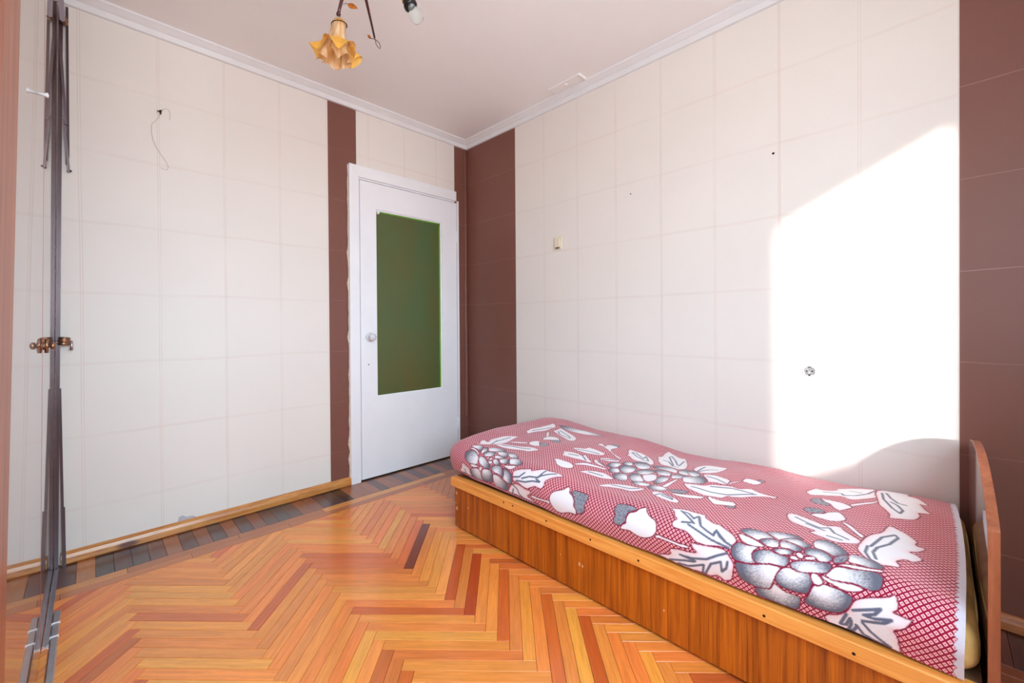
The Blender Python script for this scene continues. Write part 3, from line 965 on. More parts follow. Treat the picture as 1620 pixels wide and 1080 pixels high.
('L',[(973,256),(960,223),(975,176),(980,111),(948,133),(888,179),(873,159),(811,289),(785,374),(815,396),(866,364),(900,367),(936,322),(957,271)],[[(926,283),(900,288),(853,351),(825,359)],[(933,206),(931,182),(887,244),(844,322)],[(933,206),(857,336)],[(856,224),(834,331)]]),
('L',[(763,365),(767,309),(759,250),(737,229),(696,231),(663,235),(662,282),(668,348),(689,380),(721,392)],[[(737,380),(740,286)],[(732,377),(710,322),(685,298)]]),
('L',[(706,410),(691,392),(659,388),(625,397),(601,402),(600,444),(605,458),(635,459),(661,474),(670,455)],[[(684,419),(647,426),(608,443)]]),
('L',[(731,541),(703,530),(662,514),(647,486),(621,472),(583,452),(556,458),(540,434),(520,422),(502,435),(471,436),(439,432),(440,448),(466,454),(501,490),(526,523),(551,540),(569,543),(578,573),(603,583),(632,596),(674,586),(701,576)],[[(692,553),(624,550),(572,532),(499,463)],[(640,504),(577,470),(509,464)]]),
('W',[(602,454),(597,420),(582,387),(568,377),(582,406),(592,437)],[]),
('W',[(572,372),(571,333),(556,322),(531,324),(510,331),(519,370),(542,376)],[]),
('G',[(534,315),(523,300),(505,312),(512,336)],[]),
('W',[(617,604),(617,585),(602,597),(570,595),(544,577),(525,587),(529,609),(559,628),(582,644),(596,629)],[]),
('G',[(552,624),(523,602),(521,622),(543,637)],[]),
('L',[(984,751),(971,720),(942,685),(894,670),(845,667),(818,668),(831,699),(854,721),(890,719),(927,730),(960,748)],[[(945,706),(873,697),(843,676)]]),
('L',[(787,690),(785,671),(757,668),(726,678),(691,688),(677,699),(674,721),(698,728),(731,724),(769,712)],[[(765,709),(755,684),(740,681),(706,694),(701,705),(745,694)]]),
('W',[(733,650),(692,636),(661,618),(622,605),(631,632),(670,653),(707,662)],[]),
('L',[(1282,512),(1260,491),(1230,474),(1233,441),(1194,444),(1154,452),(1125,455),(1124,488),(1156,509),(1196,530),(1241,529)],[[(1252,513),(1197,494),(1146,483)]]),
('L',[(1264,619),(1269,591),(1290,574),(1247,560),(1209,557),(1187,566),(1182,539),(1148,566),(1116,580),(1129,595),(1162,601),(1192,613),(1228,619)],[[(1242,589),(1198,578)],[(1189,558),(1149,587)]]),
('W',[(1169,651),(1140,606),(1093,593),(1042,585),(1037,598),(1082,610),(1125,628),(1161,657)],[]),
('W',[(1259,683),(1250,664),(1220,661),(1185,655),(1159,665),(1148,686),(1162,707),(1191,719),(1219,714),(1241,691)],[]),
('L',[(1129,560),(1124,539),(1090,552),(1047,571),(1065,581),(1104,577)],[[(1109,552),(1062,569)]]),
('L',[(1122,520),(1103,491),(1048,468),(1036,488),(1069,517),(1106,528)],[[(1105,517),(1056,479)]]),
('L',[(1113,699),(1096,665),(1068,643),(1025,623),(975,639),(972,654),(1006,676),(1047,686),(1082,691)],[[(1079,669),(1020,653)]]),
('W',[(1234,364),(1233,320),(1184,367),(1201,333),(1193,293),(1140,308),(1146,377),(1119,415),(1040,444),(1062,456),(1138,410),(1199,368)],[]),
('G',[(1201,307),(1187,269),(1161,273),(1144,302),(1183,302)],[]),
('L',[(1632,461),(1642,424),(1655,392),(1650,304),(1647,230),(1652,191),(1618,212),(1592,239),(1586,299),(1582,342),(1599,413),(1594,483)],[[(1622,416),(1620,358),(1598,271)]]),
('L',[(1563,309),(1560,280),(1570,228),(1520,240),(1447,273),(1384,322),(1359,381),(1378,405),(1439,372),(1505,337)],[[(1537,290),(1499,326),(1407,353)],[(1539,268),(1466,300),(1418,339)]]),
('W',[(1569,345),(1565,337),(1521,392),(1494,430),(1516,425),(1556,373)],[]),
('W',[(1479,502),(1502,456),(1502,415),(1466,399),(1417,426),(1421,457),(1459,467)],[]),
('G',[(1455,473),(1431,444),(1403,436),(1382,483),(1409,489)],[]),
('P',[(1619,191),(1561,171),(1489,161),(1435,141),(1313,158),(1351,183),(1407,216),(1476,219),(1543,230)],[(1436,209)]),
('P',[(1063,551),(1057,513),(1032,495),(1016,499),(1015,548),(1037,570)],[(1022,525)]),
('P',[(1033,594),(1030,564),(1009,546),(987,567),(987,586),(1014,602)],[(997,568)]),
('P',[(996,621),(995,594),(973,574),(948,579),(917,628),(939,645),(967,641)],[(941,602)]),
('P',[(1020,492),(1021,459),(1003,435),(979,468),(987,489),(1008,500)],[(991,470)]),
('P',[(1009,542),(1008,500),(983,484),(956,479),(943,528),(951,555),(963,574),(990,561)],[(957,532)]),
('P',[(993,448),(983,408),(949,394),(906,443),(927,479),(950,484)],[(930,472)]),
('P',[(919,417),(888,386),(848,378),(804,414),(792,451),(818,446),(852,436),(890,441)],[(818,446)]),
('P',[(944,520),(931,483),(887,456),(867,490),(890,526),(913,543)],[(892,522)]),
('P',[(884,455),(862,443),(814,455),(799,496),(827,503),(853,500)],[(823,501)]),
('P',[(905,628),(875,616),(824,610),(827,638),(857,649),(882,648)],[(848,633)]),
('P',[(832,641),(812,610),(773,610),(750,629),(763,655),(798,663)],[(780,624)]),
('P',[(940,582),(942,547),(914,534),(886,570),(857,603),(884,622),(908,621)],[(884,586)]),
('P',[(836,572),(836,536),(832,506),(794,512),(791,545),(800,577),(815,604)],[(791,545)]),
('P',[(800,424),(792,379),(743,385),(723,438),(757,450),(784,447)],[(774,451)]),
('P',[(802,488),(790,456),(745,453),(736,475),(764,502),(787,516)],[(775,509)]),
('W',[(900,543),(885,522),(862,507),(843,522),(830,560),(848,598),(871,587)],[]),
('W',[(787,603),(782,565),(766,504),(758,516),(764,562),(764,605),(775,612)],[]),
('G',[(755,624),(720,606),(681,599),(689,630),(725,643)],[]),
('P',[(760,472),(738,457),(701,422),(668,462),(667,502),(706,524),(737,528)],[(734,509)]),
('P',[(775,394),(747,374),(707,415),(716,442),(738,448)],[(742,440)]),
('P',[(360,925),(349,900),(340,908),(327,916),(308,918),(288,917),(293,948),(303,961),(326,961),(352,959),(376,958),(390,956),(400,933),(377,925)],[(340,910)]),
('P',[(448,876),(431,872),(404,869),(379,860),(355,856),(336,859),(345,877),(350,894),(359,922),(378,928),(398,930),(420,925),(435,916),(444,896)],[(351,869)]),
('P',[(264,876),(253,874),(243,864),(223,864),(199,866),(184,871),(185,884),(191,901),(208,924),(226,930),(253,934),(275,932),(284,924),(272,904)],[(245,879)]),
('P',[(348,893),(345,877),(334,858),(318,852),(300,857),(275,851),(269,861),(265,872),(270,890),(273,902),(296,908),(324,908),(338,904)],[(312,860)]),
('P',[(243,843),(232,822),(222,810),(190,804),(165,793),(147,791),(134,801),(135,821),(137,833),(151,843),(166,842),(185,839),(209,845),(229,848)],[(230,833)]),
('P',[(208,748),(191,736),(171,742),(152,743),(138,757),(141,774),(166,783),(186,783),(206,786)],[(199,781)]),
('P',[(288,732),(276,705),(254,703),(231,717),(213,739),(209,749),(223,771),(233,782),(259,767),(279,766)],[(270,758)]),
('P',[(401,741),(380,720),(344,711),(323,715),(306,736),(331,733),(347,752),(360,772),(370,764)],[(358,757)]),
('P',[(358,771),(344,744),(325,735),(304,745),(283,763),(299,786),(317,775),(339,767)],[(325,768)]),
('P',[(462,776),(447,750),(422,744),(399,746),(385,759),(369,771),(390,782),(403,800),(421,793),(444,787)],[(401,793)]),
('P',[(403,798),(396,786),(374,776),(359,776),(350,804),(368,811),(379,810)],[(366,805)]),
('P',[(356,778),(347,774),(324,775),(309,782),(299,792),(303,802),(315,805),(328,800),(348,805)],[(341,800)]),
('P',[(298,789),(290,777),(271,768),(246,777),(234,789),(238,806),(259,814),(271,803),(290,807)],[(263,809)]),
('P',[(368,813),(340,805),(322,802),(315,811),(323,820),(342,825),(356,822)],[(339,820)]),
('P',[(463,844),(459,830),(449,820),(428,822),(393,817),(406,830),(410,841),(406,854),(393,862),(413,869),(434,871),(449,872),(460,863)],[(412,840)]),
('P',[(409,846),(408,836),(393,825),(370,819),(355,825),(343,826),(327,825),(321,832),(321,846),(330,855),(346,855),(360,854),(376,859),(393,862),(404,857)],[(360,851)]),
('P',[(320,843),(308,832),(284,822),(257,813),(237,808),(232,814),(233,826),(241,839),(258,845),(269,848),(283,854),(298,855),(313,852)],[(276,852)]),
('G',[(235,795),(230,776),(217,761),(209,754),(205,775),(211,792),(229,806)],[]),
('W',[(459,792),(444,792),(422,796),(398,804),(382,813),(394,818),(422,821),(442,815),(452,804)],[]),
('W',[(313,811),(303,802),(292,810),(292,820),(301,822)],[]),
('W',[(323,823),(312,817),(299,825),(306,830),(318,831)],[]),
('W',[(291,813),(272,803),(266,808),(270,815),(288,821)],[]),
('W',[(228,810),(211,796),(192,790),(166,786),(137,774),(137,784),(165,795),(190,802),(211,804)],[]),
('W',[(253,847),(244,845),(228,849),(209,846),(188,842),(172,843),(165,845),(171,852),(189,861),(206,863),(227,858),(243,855)],[]),
('W',[(272,850),(262,846),(254,849),(243,860),(245,867),(255,874),(263,872),(269,864)],[]),
]

NS, NT = 782, 416
sv = np.linspace(0, SL, NS)
tv = np.linspace(-0.08, TWD, NT)
SG, TG = np.meshgrid(sv, tv, indexing='ij')
VP = spread(SG, TG).reshape(-1, 3)


def lin3(c):
    return np.array(lin(c)[:3])


C_WHITE, C_PINK, C_GREY, C_OUT = lin3((0.93, 0.915, 0.935)), lin3((0.95, 0.70, 0.735)), lin3((0.40, 0.405, 0.465)), lin3((0.52, 0.045, 0.21))
C_STROKE, C_SELV = lin3((0.40, 0.41, 0.49)), lin3((0.83, 0.81, 0.86))
img = np.zeros((NS, NT, 4))
nrng = np.random.default_rng(3)
speck = nrng.random((NS, NT))


def region(pts, pad):
    a = np.array(pts, float) / 1000
    i0, i1 = np.searchsorted(sv, [a[:, 0].min() - pad, a[:, 0].max() + pad])
    j0, j1 = np.searchsorted(tv, [a[:, 1].min() - pad, a[:, 1].max() + pad])
    return a, slice(max(i0, 0), min(i1 + 1, NS)), slice(max(j0, 0), min(j1 + 1, NT))


def seg_dist(px_, py_, a, closed):
    d = np.full(px_.shape, 9.0)
    n = len(a)
    for i in range(n if closed else n - 1):
        p, q = a[i], a[(i + 1) % n]
        v = q - p
        L2 = (v ** 2).sum() + 1e-12
        t = np.clip(((px_ - p[0]) * v[0] + (py_ - p[1]) * v[1]) / L2, 0, 1)
        d = np.minimum(d, np.hypot(px_ - p[0] - t * v[0], py_ - p[1] - t * v[1]))
    return d


def cover(px_, py_, a):
    c = np.zeros(px_.shape, bool)
    n = len(a)
    for i in range(n):
        (x1, y1), (x2, y2) = a[i], a[(i + 1) % n]
        if y1 == y2:
            continue
        c ^= ((y1 > py_) != (y2 > py_)) & (px_ < (x2 - x1) * (py_ - y1) / (y2 - y1) + x1)
    return c


def round_poly(a):
    """one Chaikin pass so traced outlines read as curves"""
    b = np.roll(a, -1, 0)
    return np.stack([0.8 * a + 0.2 * b, 0.2 * a + 0.8 * b], 1).reshape(-1, 2)


for kind, pts, extra in PRINT:
    a, si, sj = region(pts, 0.006)
    a = round_poly(a)
    X, Y = SG[si, sj], TG[si, sj]
    if X.size == 0:
        continue
    ins = cover(X, Y, a)
    d = seg_dist(X, Y, a, True)
    reg = img[si, sj]
    sp = speck[si, sj][..., None]
    if kind == 'P':
        w = np.array(extra[0], float) / 1000
        dd = np.hypot(X - w[0], Y - w[1])
        g = np.clip((dd / (dd[ins].max() if ins.any() else 1) - 0.22) / 0.6, 0, 1)[..., None]
        g = np.clip(g + (sp - 0.5) * 0.5 * (g * (1 - g) * 4), 0, 1)
        col = C_WHITE * (1 - g) + C_GREY * g
    elif kind == 'G':
        g = np.clip(0.86 + (sp - 0.5) * 0.5, 0, 1)
        col = C_WHITE * (1 - g) + C_GREY * g
    elif kind == 'L':
        k = (np.exp(-d / 0.007) * 0.75)[..., None]
        col = C_WHITE * (1 - k) + C_PINK * k
        for st in extra:
            ds = seg_dist(X, Y, np.array(st, float) / 1000, False)
            k = np.clip((0.0044 - ds) / 0.0016, 0, 1)[..., None]
            col = col * (1 - k) + C_STROKE * k
    else:
        k = (np.exp(-d / 0.005) * 0.25)[..., None]
        col = np.broadcast_to(C_WHITE, X.shape + (3,)) * (1 - k) + C_PINK * k
    o_in = np.clip((0.0022 - d) / 0.0012, 0, 1)[..., None]
    col = np.where(ins[..., None], col * (1 - o_in) + C_OUT * o_in, C_OUT)
    al = np.where(ins, 1.0, np.clip((0.0024 - d) / 0.0012, 0, 1))[..., None]
    reg[..., :3] = reg[..., :3] * (1 - al) + col * al
    reg[..., 3:] = np.maximum(reg[..., 3:], al)
# woven edge at the head end
edge = SG < 0.014 + 0.002 * np.sin(TG * 300)
img[edge] = np.append(C_SELV, 1.0)
img[..., 3] = np.clip(img[..., 3], 0, 1)

idx = np.arange(NS * NT).reshape(NS, NT)
quads = np.stack([idx[:-1, :-1], idx[:-1, 1:], idx[1:, 1:], idx[1:, :-1]], -1).reshape(-1, 4)
me = bpy.data.meshes.new('bedspread')
me.vertices.add(len(VP))
me.vertices.foreach_set('co', VP.astype(np.float32).ravel())
me.loops.add(quads.size)
me.loops.foreach_set('vertex_index', quads.astype(np.int32).ravel())
me.polygons.add(len(quads))
me.polygons.foreach_set('loop_start', np.arange(0, quads.size, 4, dtype=np.int32))
me.polygons.foreach_set('loop_total', np.full(len(quads), 4, np.int32))
me.update(calc_edges=True)
me.polygons.foreach_set('use_smooth', np.ones(len(quads), bool))
at = me.color_attributes.new('print', 'FLOAT_COLOR', 'POINT')
at.data.foreach_set('color', img.astype(np.float32).ravel())
uv = me.uv_layers.new(name='cloth')
ST = np.stack([SG.ravel(), TG.ravel()], -1)[quads.ravel()]
uv.data.foreach_set('uv', ST.astype(np.float32).ravel())
me.validate()
bs_o = bpy.data.objects.new('bedspread', me)
COL.objects.link(bs_o)
tag(bs_o, 'crimson woven bedspread with large grey and white flowers on the bed', 'bedspread')

mb_, nt, b = new_mat('bedspread_weave')
n = N(nt)
uvn = n.node('ShaderNodeUVMap', uv_map='cloth')
uvs = n.sep(uvn.outputs[0])
PIT = 0.0142
a_ = n.math('DIVIDE', n.math('ADD', uvs[0], n.math('MULTIPLY', uvs[1], 0.9)), PIT)
b_ = n.math('DIVIDE', n.math('SUBTRACT', uvs[0], n.math('MULTIPLY', uvs[1], 0.9)), PIT)
da = n.math('ABSOLUTE', n.math('SUBTRACT', n.math('FRACT', n.math('ADD', a_, 100.0)), 0.5))
db = n.math('ABSOLUTE', n.math('SUBTRACT', n.math('FRACT', n.math('ADD', b_, 100.0)), 0.5))
dm = n.math('MAXIMUM', da, db)
cellm = n.rng(dm, 0.31, 0.36, 1, 0, True)
dot = n.rng(dm, 0.10, 0.15, 1, 0, True)
light = n.mix(dot, lin((0.95, 0.71, 0.735)), lin((0.78, 0.30, 0.41)))
tone = n.noise(uvn.outputs[0], 3.0, 2)
base = n.ramp(tone, [(0.35, lin((0.55, 0.03, 0.20))), (0.65, lin((0.64, 0.05, 0.215)))])
lat = n.mix(cellm, base, light)
atn = n.node('ShaderNodeAttribute', attribute_name='print')
col = n.mix(atn.outputs['Alpha'], lat, atn.outputs['Color'])
n.link(col, b.inputs['Base Color'])
b.inputs['Roughness'].default_value = 0.85
b.inputs['Specular IOR Level'].default_value = 0.15
b.inputs['Sheen Weight'].default_value = 0.25
w1 = n.noise(n.coords('Object', (600, 600, 600)), 1.0, 2)
hgt = n.math('ADD', n.math('MULTIPLY', w1, 0.6), n.math('MULTIPLY', cellm, 0.7))
n.bump(hgt, b, 0.35, 0.0012)
me.materials.append(mb_)

# ---- wardrobe with polished doors
wd = empty('wardrobe', (-2.65, -1.0, 0.0), 'tall polished brown wardrobe with mirror-glossy lacquered doors', 'wardrobe')
child(MB().box(XL + 0.01, -2.3812, -1.985, -0.012, 0.0, 2.44).build('body', m_lacquer, bevel=0.002), wd)
d1 = child(MB().box(-2.3805, XW_FACE, -0.6985, -0.012, 0.012, 2.43).build('door', m_lacquer, bevel=0.0012), wd)
d2 = child(MB().box(-2.3805, XW_FACE, -1.538, -0.7025, 0.012, 2.43).build('door', m_lacquer, bevel=0.0012), wd)
# third door hangs ajar and twisted, its free edge standing proud
d3 = MB()
th = 0.02
for z, xf in ((0.012, -2.3595), (2.43, -2.2985)):
    d3.v += [(xf, -1.545, z), (xf - th, -1.5445, z), (-2.3805, -1.982, z), (-2.3605, -1.982, z)]
d3.f = [(0, 1, 2, 3), (7, 6, 5, 4), (0, 4, 5, 1), (1, 5, 6, 2), (2, 6, 7, 3), (3, 7, 4, 0)]
d3o = child(d3.build('door', m_lacquer_edge, bevel=0.0015), wd)
d3o['label'] = 'warped door standing ajar'
child(MB().box(-2.366, -2.3596, -0.7023, -0.6987, 0.012, 2.43).build('door_edge_strip', plain('red_edge', (0.70, 0.36, 0.28), 0.5)), wd)
hb = MB()
hb.lathe([(0.001, 0), (0.013, 0.0), (0.013, 0.003), (0.006, 0.006), (0.005, 0.014), (0.011, 0.018), (0.012, 0.024), (0.007, 0.029), (0.001, 0.030)], 14, (XW_FACE, -0.676, 0.985), (1, 0, 0))
hb.tube([(XW_FACE + 0.008, -0.676, 0.962), (XW_FACE + 0.008, -0.676, 1.008)], 0.005, 8)
hd = child(hb.build('door_handle', m_brass, smooth=True), wd)
hd['label'] = 'small worn brass latch handle'
child(MB().lathe([(0.001, 0), (0.004, 0.0), (0.004, 0.012), (0.008, 0.020), (0.001, 0.022)], 10, (XW_FACE, -0.93, 1.70), (1, 0, 0.05)).build('peg', m_white_plastic, smooth=True), wd)['label'] = 'white plastic peg'

# the old carcass has racked: it leans out a little towards the top
for o in [o for o in wd.children if o != d3o]:
    zb = o.location.z
    for v in o.data.vertices:
        v.co.x += 0.0143 * (v.co.z + zb)

# ---- broken dark door track hanging in the corner by the wardrobe
tk = empty('door_track', (-2.335, -0.04, 0.0), 'bundle of broken dark track strips standing in the corner by the wardrobe', 'track')


def strip(p0, p1, w, d, mat=m_strip, name='strip', groove=True):
    """flat bar between two points, width along x, depth along y, with a groove down the face"""
    p0, p1 = Vector(p0), Vector(p1)
    mb = MB()
    g = w * 0.18
    outl = [(-w / 2, 0), (w / 2, 0), (w / 2, -d), (g, -d), (g, -d * 0.55), (-g, -d * 0.55), (-g, -d), (-w / 2, -d)] if groove else [(-w / 2, 0), (w / 2, 0), (w / 2, -d), (-w / 2, -d)]
    m_ = len(outl)
    for p in (p0, p1):
        mb.v += [(p.x + a, p.y + c, p.z) for a, c in outl]
    mb.f = [tuple(range(m_)), tuple(range(2 * m_ - 1, m_ - 1, -1))] + [(i, m_ + i, m_ + (i + 1) % m_, (i + 1) % m_) for i in range(m_)]
    return child(mb.build(name, mat), tk)


strip((-2.352, -0.030, 0.0005), (-2.315, -0.016, 2.46), 0.013, 0.012)
strip((-2.297, -0.006, 2.46), (-2.299, -0.006, 1.80), 0.008, 0.008)
strip((-2.301, -0.005, 1.83), (-2.302, -0.005, 1.765), 0.011, 0.006)
strip((-2.318, -0.070, 2.28), (-2.304, -0.036, 1.93), 0.009, 0.010)
strip((-2.310, -0.034, 1.95), (-2.297, -0.010, 1.73), 0.008, 0.006)
strip((-2.312, -0.17, 2.45), (-2.308, -0.12, 2.33), 0.016, 0.016)
strip((-2.334, -0.028, 0.78), (-2.331, -0.020, 0.25), 0.009, 0.008)
strip((-2.329, -0.030, 0.26), (-2.328, -0.030, 0.0005), 0.013, 0.010)
cl = MB()
cl.lathe([(0.001, -0.018), (0.017, -0.018), (0.020, -0.013), (0.020, -0.009), (0.015, -0.006), (0.022, -0.002), (0.023, 0.004), (0.016, 0.007), (0.020, 0.010), (0.020, 0.015), (0.014, 0.018), (0.001, 0.018)], 18, (-2.319, -0.030, 0.985), (0.1, 0, 1))
child(cl.build('clamp', m_brass, smooth=True), tk)['label'] = 'worn metal clamp'
child(MB().tube([(-2.297, -0.032, 0.985), (-2.295, -0.034, 0.965), (-2.297, -0.034, 0.945)], [0.006, 0.005, 0.006], 8).build('clamp_screw', m_steel, smooth=True), tk)
kp = MB()
kp.lathe([(0.001, -0.02), (0.012, -0.018), (0.014, -0.008), (0.009, 0.0), (0.013, 0.008), (0.006, 0.016), (0.001, 0.018)], 14, (-2.306, -0.036, 2.385))
child(kp.build('roller', m_brass, smooth=True), tk)

# ---- aluminium rails on the floor along the wardrobe foot
fr1 = MB().prism([(-2.3585, 0.0003), (-2.3435, 0.0003), (-2.3435, 0.007), (-2.346, 0.007), (-2.346, 0.003), (-2.356, 0.003), (-2.356, 0.007), (-2.3585, 0.007)], -0.66, -0.045, 'y')
tag(fr1.build('floor_rail', m_steel), 'narrow grooved aluminium rail on the floor reaching the corner by the wardrobe', 'rail')
r2 = empty('floor_rail', (-2.333, -0.9, 0.0), 'wider aluminium rail with two cross clips on the floor along the wardrobe', 'rail')
child(MB().prism([(-2.3425, 0.0003), (-2.3225, 0.0003), (-2.3225, 0.004), (-2.3255, 0.0075), (-2.3395, 0.0075), (-2.3425, 0.004)], -1.30, -0.44, 'y').build('rail_bar', m_steel), r2)
for yy in (-0.53, -0.62):
    child(MB().box(-2.3435, -2.3215, yy - 0.003, yy + 0.003, 0.0004, 0.0100).build('clip', m_white_plastic, bevel=0.001), r2)

# ---- light switch
sw = empty('light_switch', (-0.0012, -0.939, 1.578), 'small aged cream light switch on the cream wall above the bed', 'switch')
MB().prism([(-0.033 , -0.040), (0.030, -0.040), (0.030, 0.040), (-0.033, 0.040)], -0.012, 0.0, 'x').build('base_plate', m_old_plastic, sw, bevel=0.004)
rk = MB()
rk.prism([(-0.022, -0.026), (0.020, -0.026), (0.020, 0.030), (-0.022, 0.030)], -0.019, -0.0105, 'x')
rk.build('rocker', m_old_plastic, sw, bevel=0.003)
MB().box(-0.0125, -0.0118, -0.018, 0.014, -0.036, -0.029).build('dark_bar', m_screw, sw)  # thin dark bar on the plate below the rocker

# ---- power socket
so = empty('power_socket', (-0.0015, -2.2925, 0.835), 'white round power socket in a square frame on the sunlit wall', 'socket')


def rrect(w, h, r, n_=6):
    out = []
    for cx, cy, a0 in ((w - r, h - r, 0), (-w + r, h - r, 90), (-w + r, -h + r, 180), (w - r, -h + r, 270)):
        for i in range(n_ + 1):
            a = math.radians(a0 + 90 * i / n_)
            out.append((cx + r * math.cos(a), cy + r * math.sin(a)))
    return out


MB().prism(rrect(0.041, 0.041, 0.008), -0.0115, 0.0, 'x').build('frame', m_white_plastic, so, bevel=0.0015)
MB().prism(rrect(0.028, 0.028, 0.004), -0.0135, -0.0108, 'x').build('insert', m_white_plastic, so, bevel=0.001)
cup = MB()
cup.lathe([(0.0235, 0.0), (0.0232, 0.0085), (0.0212, 0.0085), (0.0205, -0.0002)], 28, (-0.0134, 0, 0), (-1, 0, 0), caps=False)
cup.lathe([(0.001, 0.0001), (0.0205, 0.0001)], 28, (-0.0134, 0, 0), (-1, 0, 0), caps=False)
cup.build('cup', plain('socket_cup', (0.80, 0.79, 0.79), 0.4), so, smooth=True)  # shallow cup coloured darker than the frame to stand for recess shade
for dy, dz in ((0.0095, 0.0), (-0.0095, 0.0)):
    MB().lathe([(0.001, 0.0), (0.0034, 0.0), (0.0034, 0.0006), (0.001, 0.0007)], 10, (-0.0136, dy, dz), (-1, 0, 0)).build('pin_hole', m_black, so)
for dz in (0.018, -0.018):
    MB().box(-0.0168, -0.0138, -0.004, 0.004, dz - 0.002, dz + 0.002).build('earth_clip', m_black, so)

# ---- wire hanging from a nail on the back wall
wi = empty('hanging_wire', (-1.976, -0.0017, 2.108), 'thin curly wire hanging from a nail on the cream wall', 'wire')
MB().lathe([(0.001, 0.0), (0.0018, 0.0), (0.0018, 0.014), (0.005, 0.015), (0.001, 0.018)], 8, (0, 0, 0), (0, -1, 0.2)).build('nail', m_screw, wi)
wp = [(0.037, -0.004, -0.025), (0.040, -0.006, 0.005), (0.034, -0.007, 0.022), (0.022, -0.007, 0.026), (0.008, -0.007, 0.012), (0, -0.007, 0.0), (-0.006, -0.006, -0.028), (-0.022, -0.005, -0.055), (-0.033, -0.004, -0.068),
      (-0.035, -0.004, -0.10), (-0.030, -0.004, -0.14), (-0.016, -0.004, -0.18), (0.006, -0.004, -0.215), (0.022, -0.004, -0.24), (0.030, -0.004, -0.262), (0.026, -0.004, -0.278), (0.012, -0.004, -0.280), (-0.002, -0.004, -0.273)]
MB().tube(wp, 0.0006, 6).build('wire', plain('rusty_wire', (0.55, 0.45, 0.40), 0.5), wi, smooth=True)
MB().tube([(-0.012, -0.008, 0.002), (0, -0.010, 0.0), (0.004, -0.010, 0.010), (0.001, -0.010, -0.012)], 0.0028, 6).build('knot', m_screw, wi, smooth=True)

# ---- nails left in the wall above the bed
for yy, zz, s, lab in ((-2.16, 1.807, 1.0, 'larger dark nail head in the cream wall nearer the window end'), (-1.46, 1.784, 0.6, 'tiny dark nail hole in the cream wall above the middle of the bed')):
    o = MB().lathe([(0.001, 0.0), (0.0045 * s, 0.0), (0.005 * s, 0.004), (0.001, 0.006)], 8, (0, 0, 0), (-1, 0.3, 0.2)).build('wall_nail', m_screw, smooth=True, loc=(-0.0016, yy, zz))
    tag(o, lab, 'nail')
tag(MB().lathe([(0.001, 0.0), (0.005, 0.0), (0.005, 0.002), (0.0015, 0.003), (0.0015, 0.016), (0.004, 0.017), (0.004, 0.020), (0.001, 0.020)], 10, (0, 0, 0), (0.5, -1, 0)).build('wall_nail', m_screw, loc=(-2.300, -0.0018, 1.736)), 'black tack in the wall beside the wardrobe track strips', 'nail')

# ---- ceiling light
m_arm = plain('maroon_metal', (0.32, 0.15, 0.16), 0.3, 0.1, 30, 0.4, 0.3)
m_leaf = plain('amber_leaf', (0.72, 0.42, 0.16), 0.35, 0.25, 60, 0.5)
m_gold = plain('gold_cap', (0.88, 0.68, 0.30), 0.3, 0.1, 40, 0.7)
CHX, CHY = -1.50, -1.36
ch = empty('chandelier', (CHX, CHY, CEIL), 'old ceiling light with amber flower shade, maroon arms and bare bulb', 'ceiling light')


def cpart(mb, name, mat, **k):
    return child(mb.build(name, mat, **k), ch)


cpart(MB().lathe([(0.001, -0.045), (0.022, -0.042), (0.045, -0.025), (0.058, -0.008), (0.060, 0.0)], 28, (CHX, CHY, CEIL)), 'canopy', m_gold, smooth=True)
cpart(MB().tube([(CHX, CHY, CEIL - 0.04), (CHX, CHY, 2.30)], 0.007, 12), 'stem', m_arm, smooth=True)
cpart(MB().lathe([(0.001, -0.04), (0.012, -0.036), (0.028, -0.015), (0.030, 0.005), (0.018, 0.025), (0.008, 0.035), (0.001, 0.036)], 22, (CHX, CHY, 2.29)), 'hub', m_arm, smooth=True)


def bez(p0, p1, p2, p3, n_=18):
    P = [Vector(p) for p in (p0, p1, p2, p3)]
    return [(1 - t) ** 3 * P[0] + 3 * (1 - t) ** 2 * t * P[1] + 3 * (1 - t) * t * t * P[2] + t ** 3 * P[3] for t in [i / n_ for i in range(n_ + 1)]]


SHX, SHY, SHZ = -1.589, -1.207, 2.118
cpart(MB().tube(bez((CHX, CHY, 2.285), (-1.52, -1.31, 2.34), (-1.578, -1.225, 2.27), (SHX - 0.002, SHY, 2.146)), [0.0075 - 0.002 * i / 18 for i in range(19)], 10), 'arm', m_arm, smooth=True)
cpart(MB().lathe([(0.001, 0.0), (0.007, 0.0), (0.008, 0.006), (0.006, 0.012), (0.001, 0.013)], 12, (SHX - 0.002, SHY, 2.140)), 'arm_tip', m_arm, smooth=True)
cpart(MB().tube([(SHX - 0.002, SHY, 2.146), (SHX, SHY, 2.110)], 0.0012, 6), 'shade_wire', m_steel)
cpart(MB().lathe([(0.001, 0.010), (0.010, 0.009), (0.019, 0.004), (0.024, -0.004), (0.026, -0.009)], 24, (SHX, SHY, SHZ), (-0.10, 0.03, 1), caps=False), 'shade_cap', m_gold, smooth=True)
cpart(MB().tube([(SHX + 0.0262 * math.cos(t), SHY + 0.0262 * math.sin(t), SHZ - 0.010 + 0.0262 * math.cos(t) * 0.10) for t in [2 * math.pi * k / 28 for k in range(29)]], 0.0014, 6, False), 'shade_ring', m_screw)


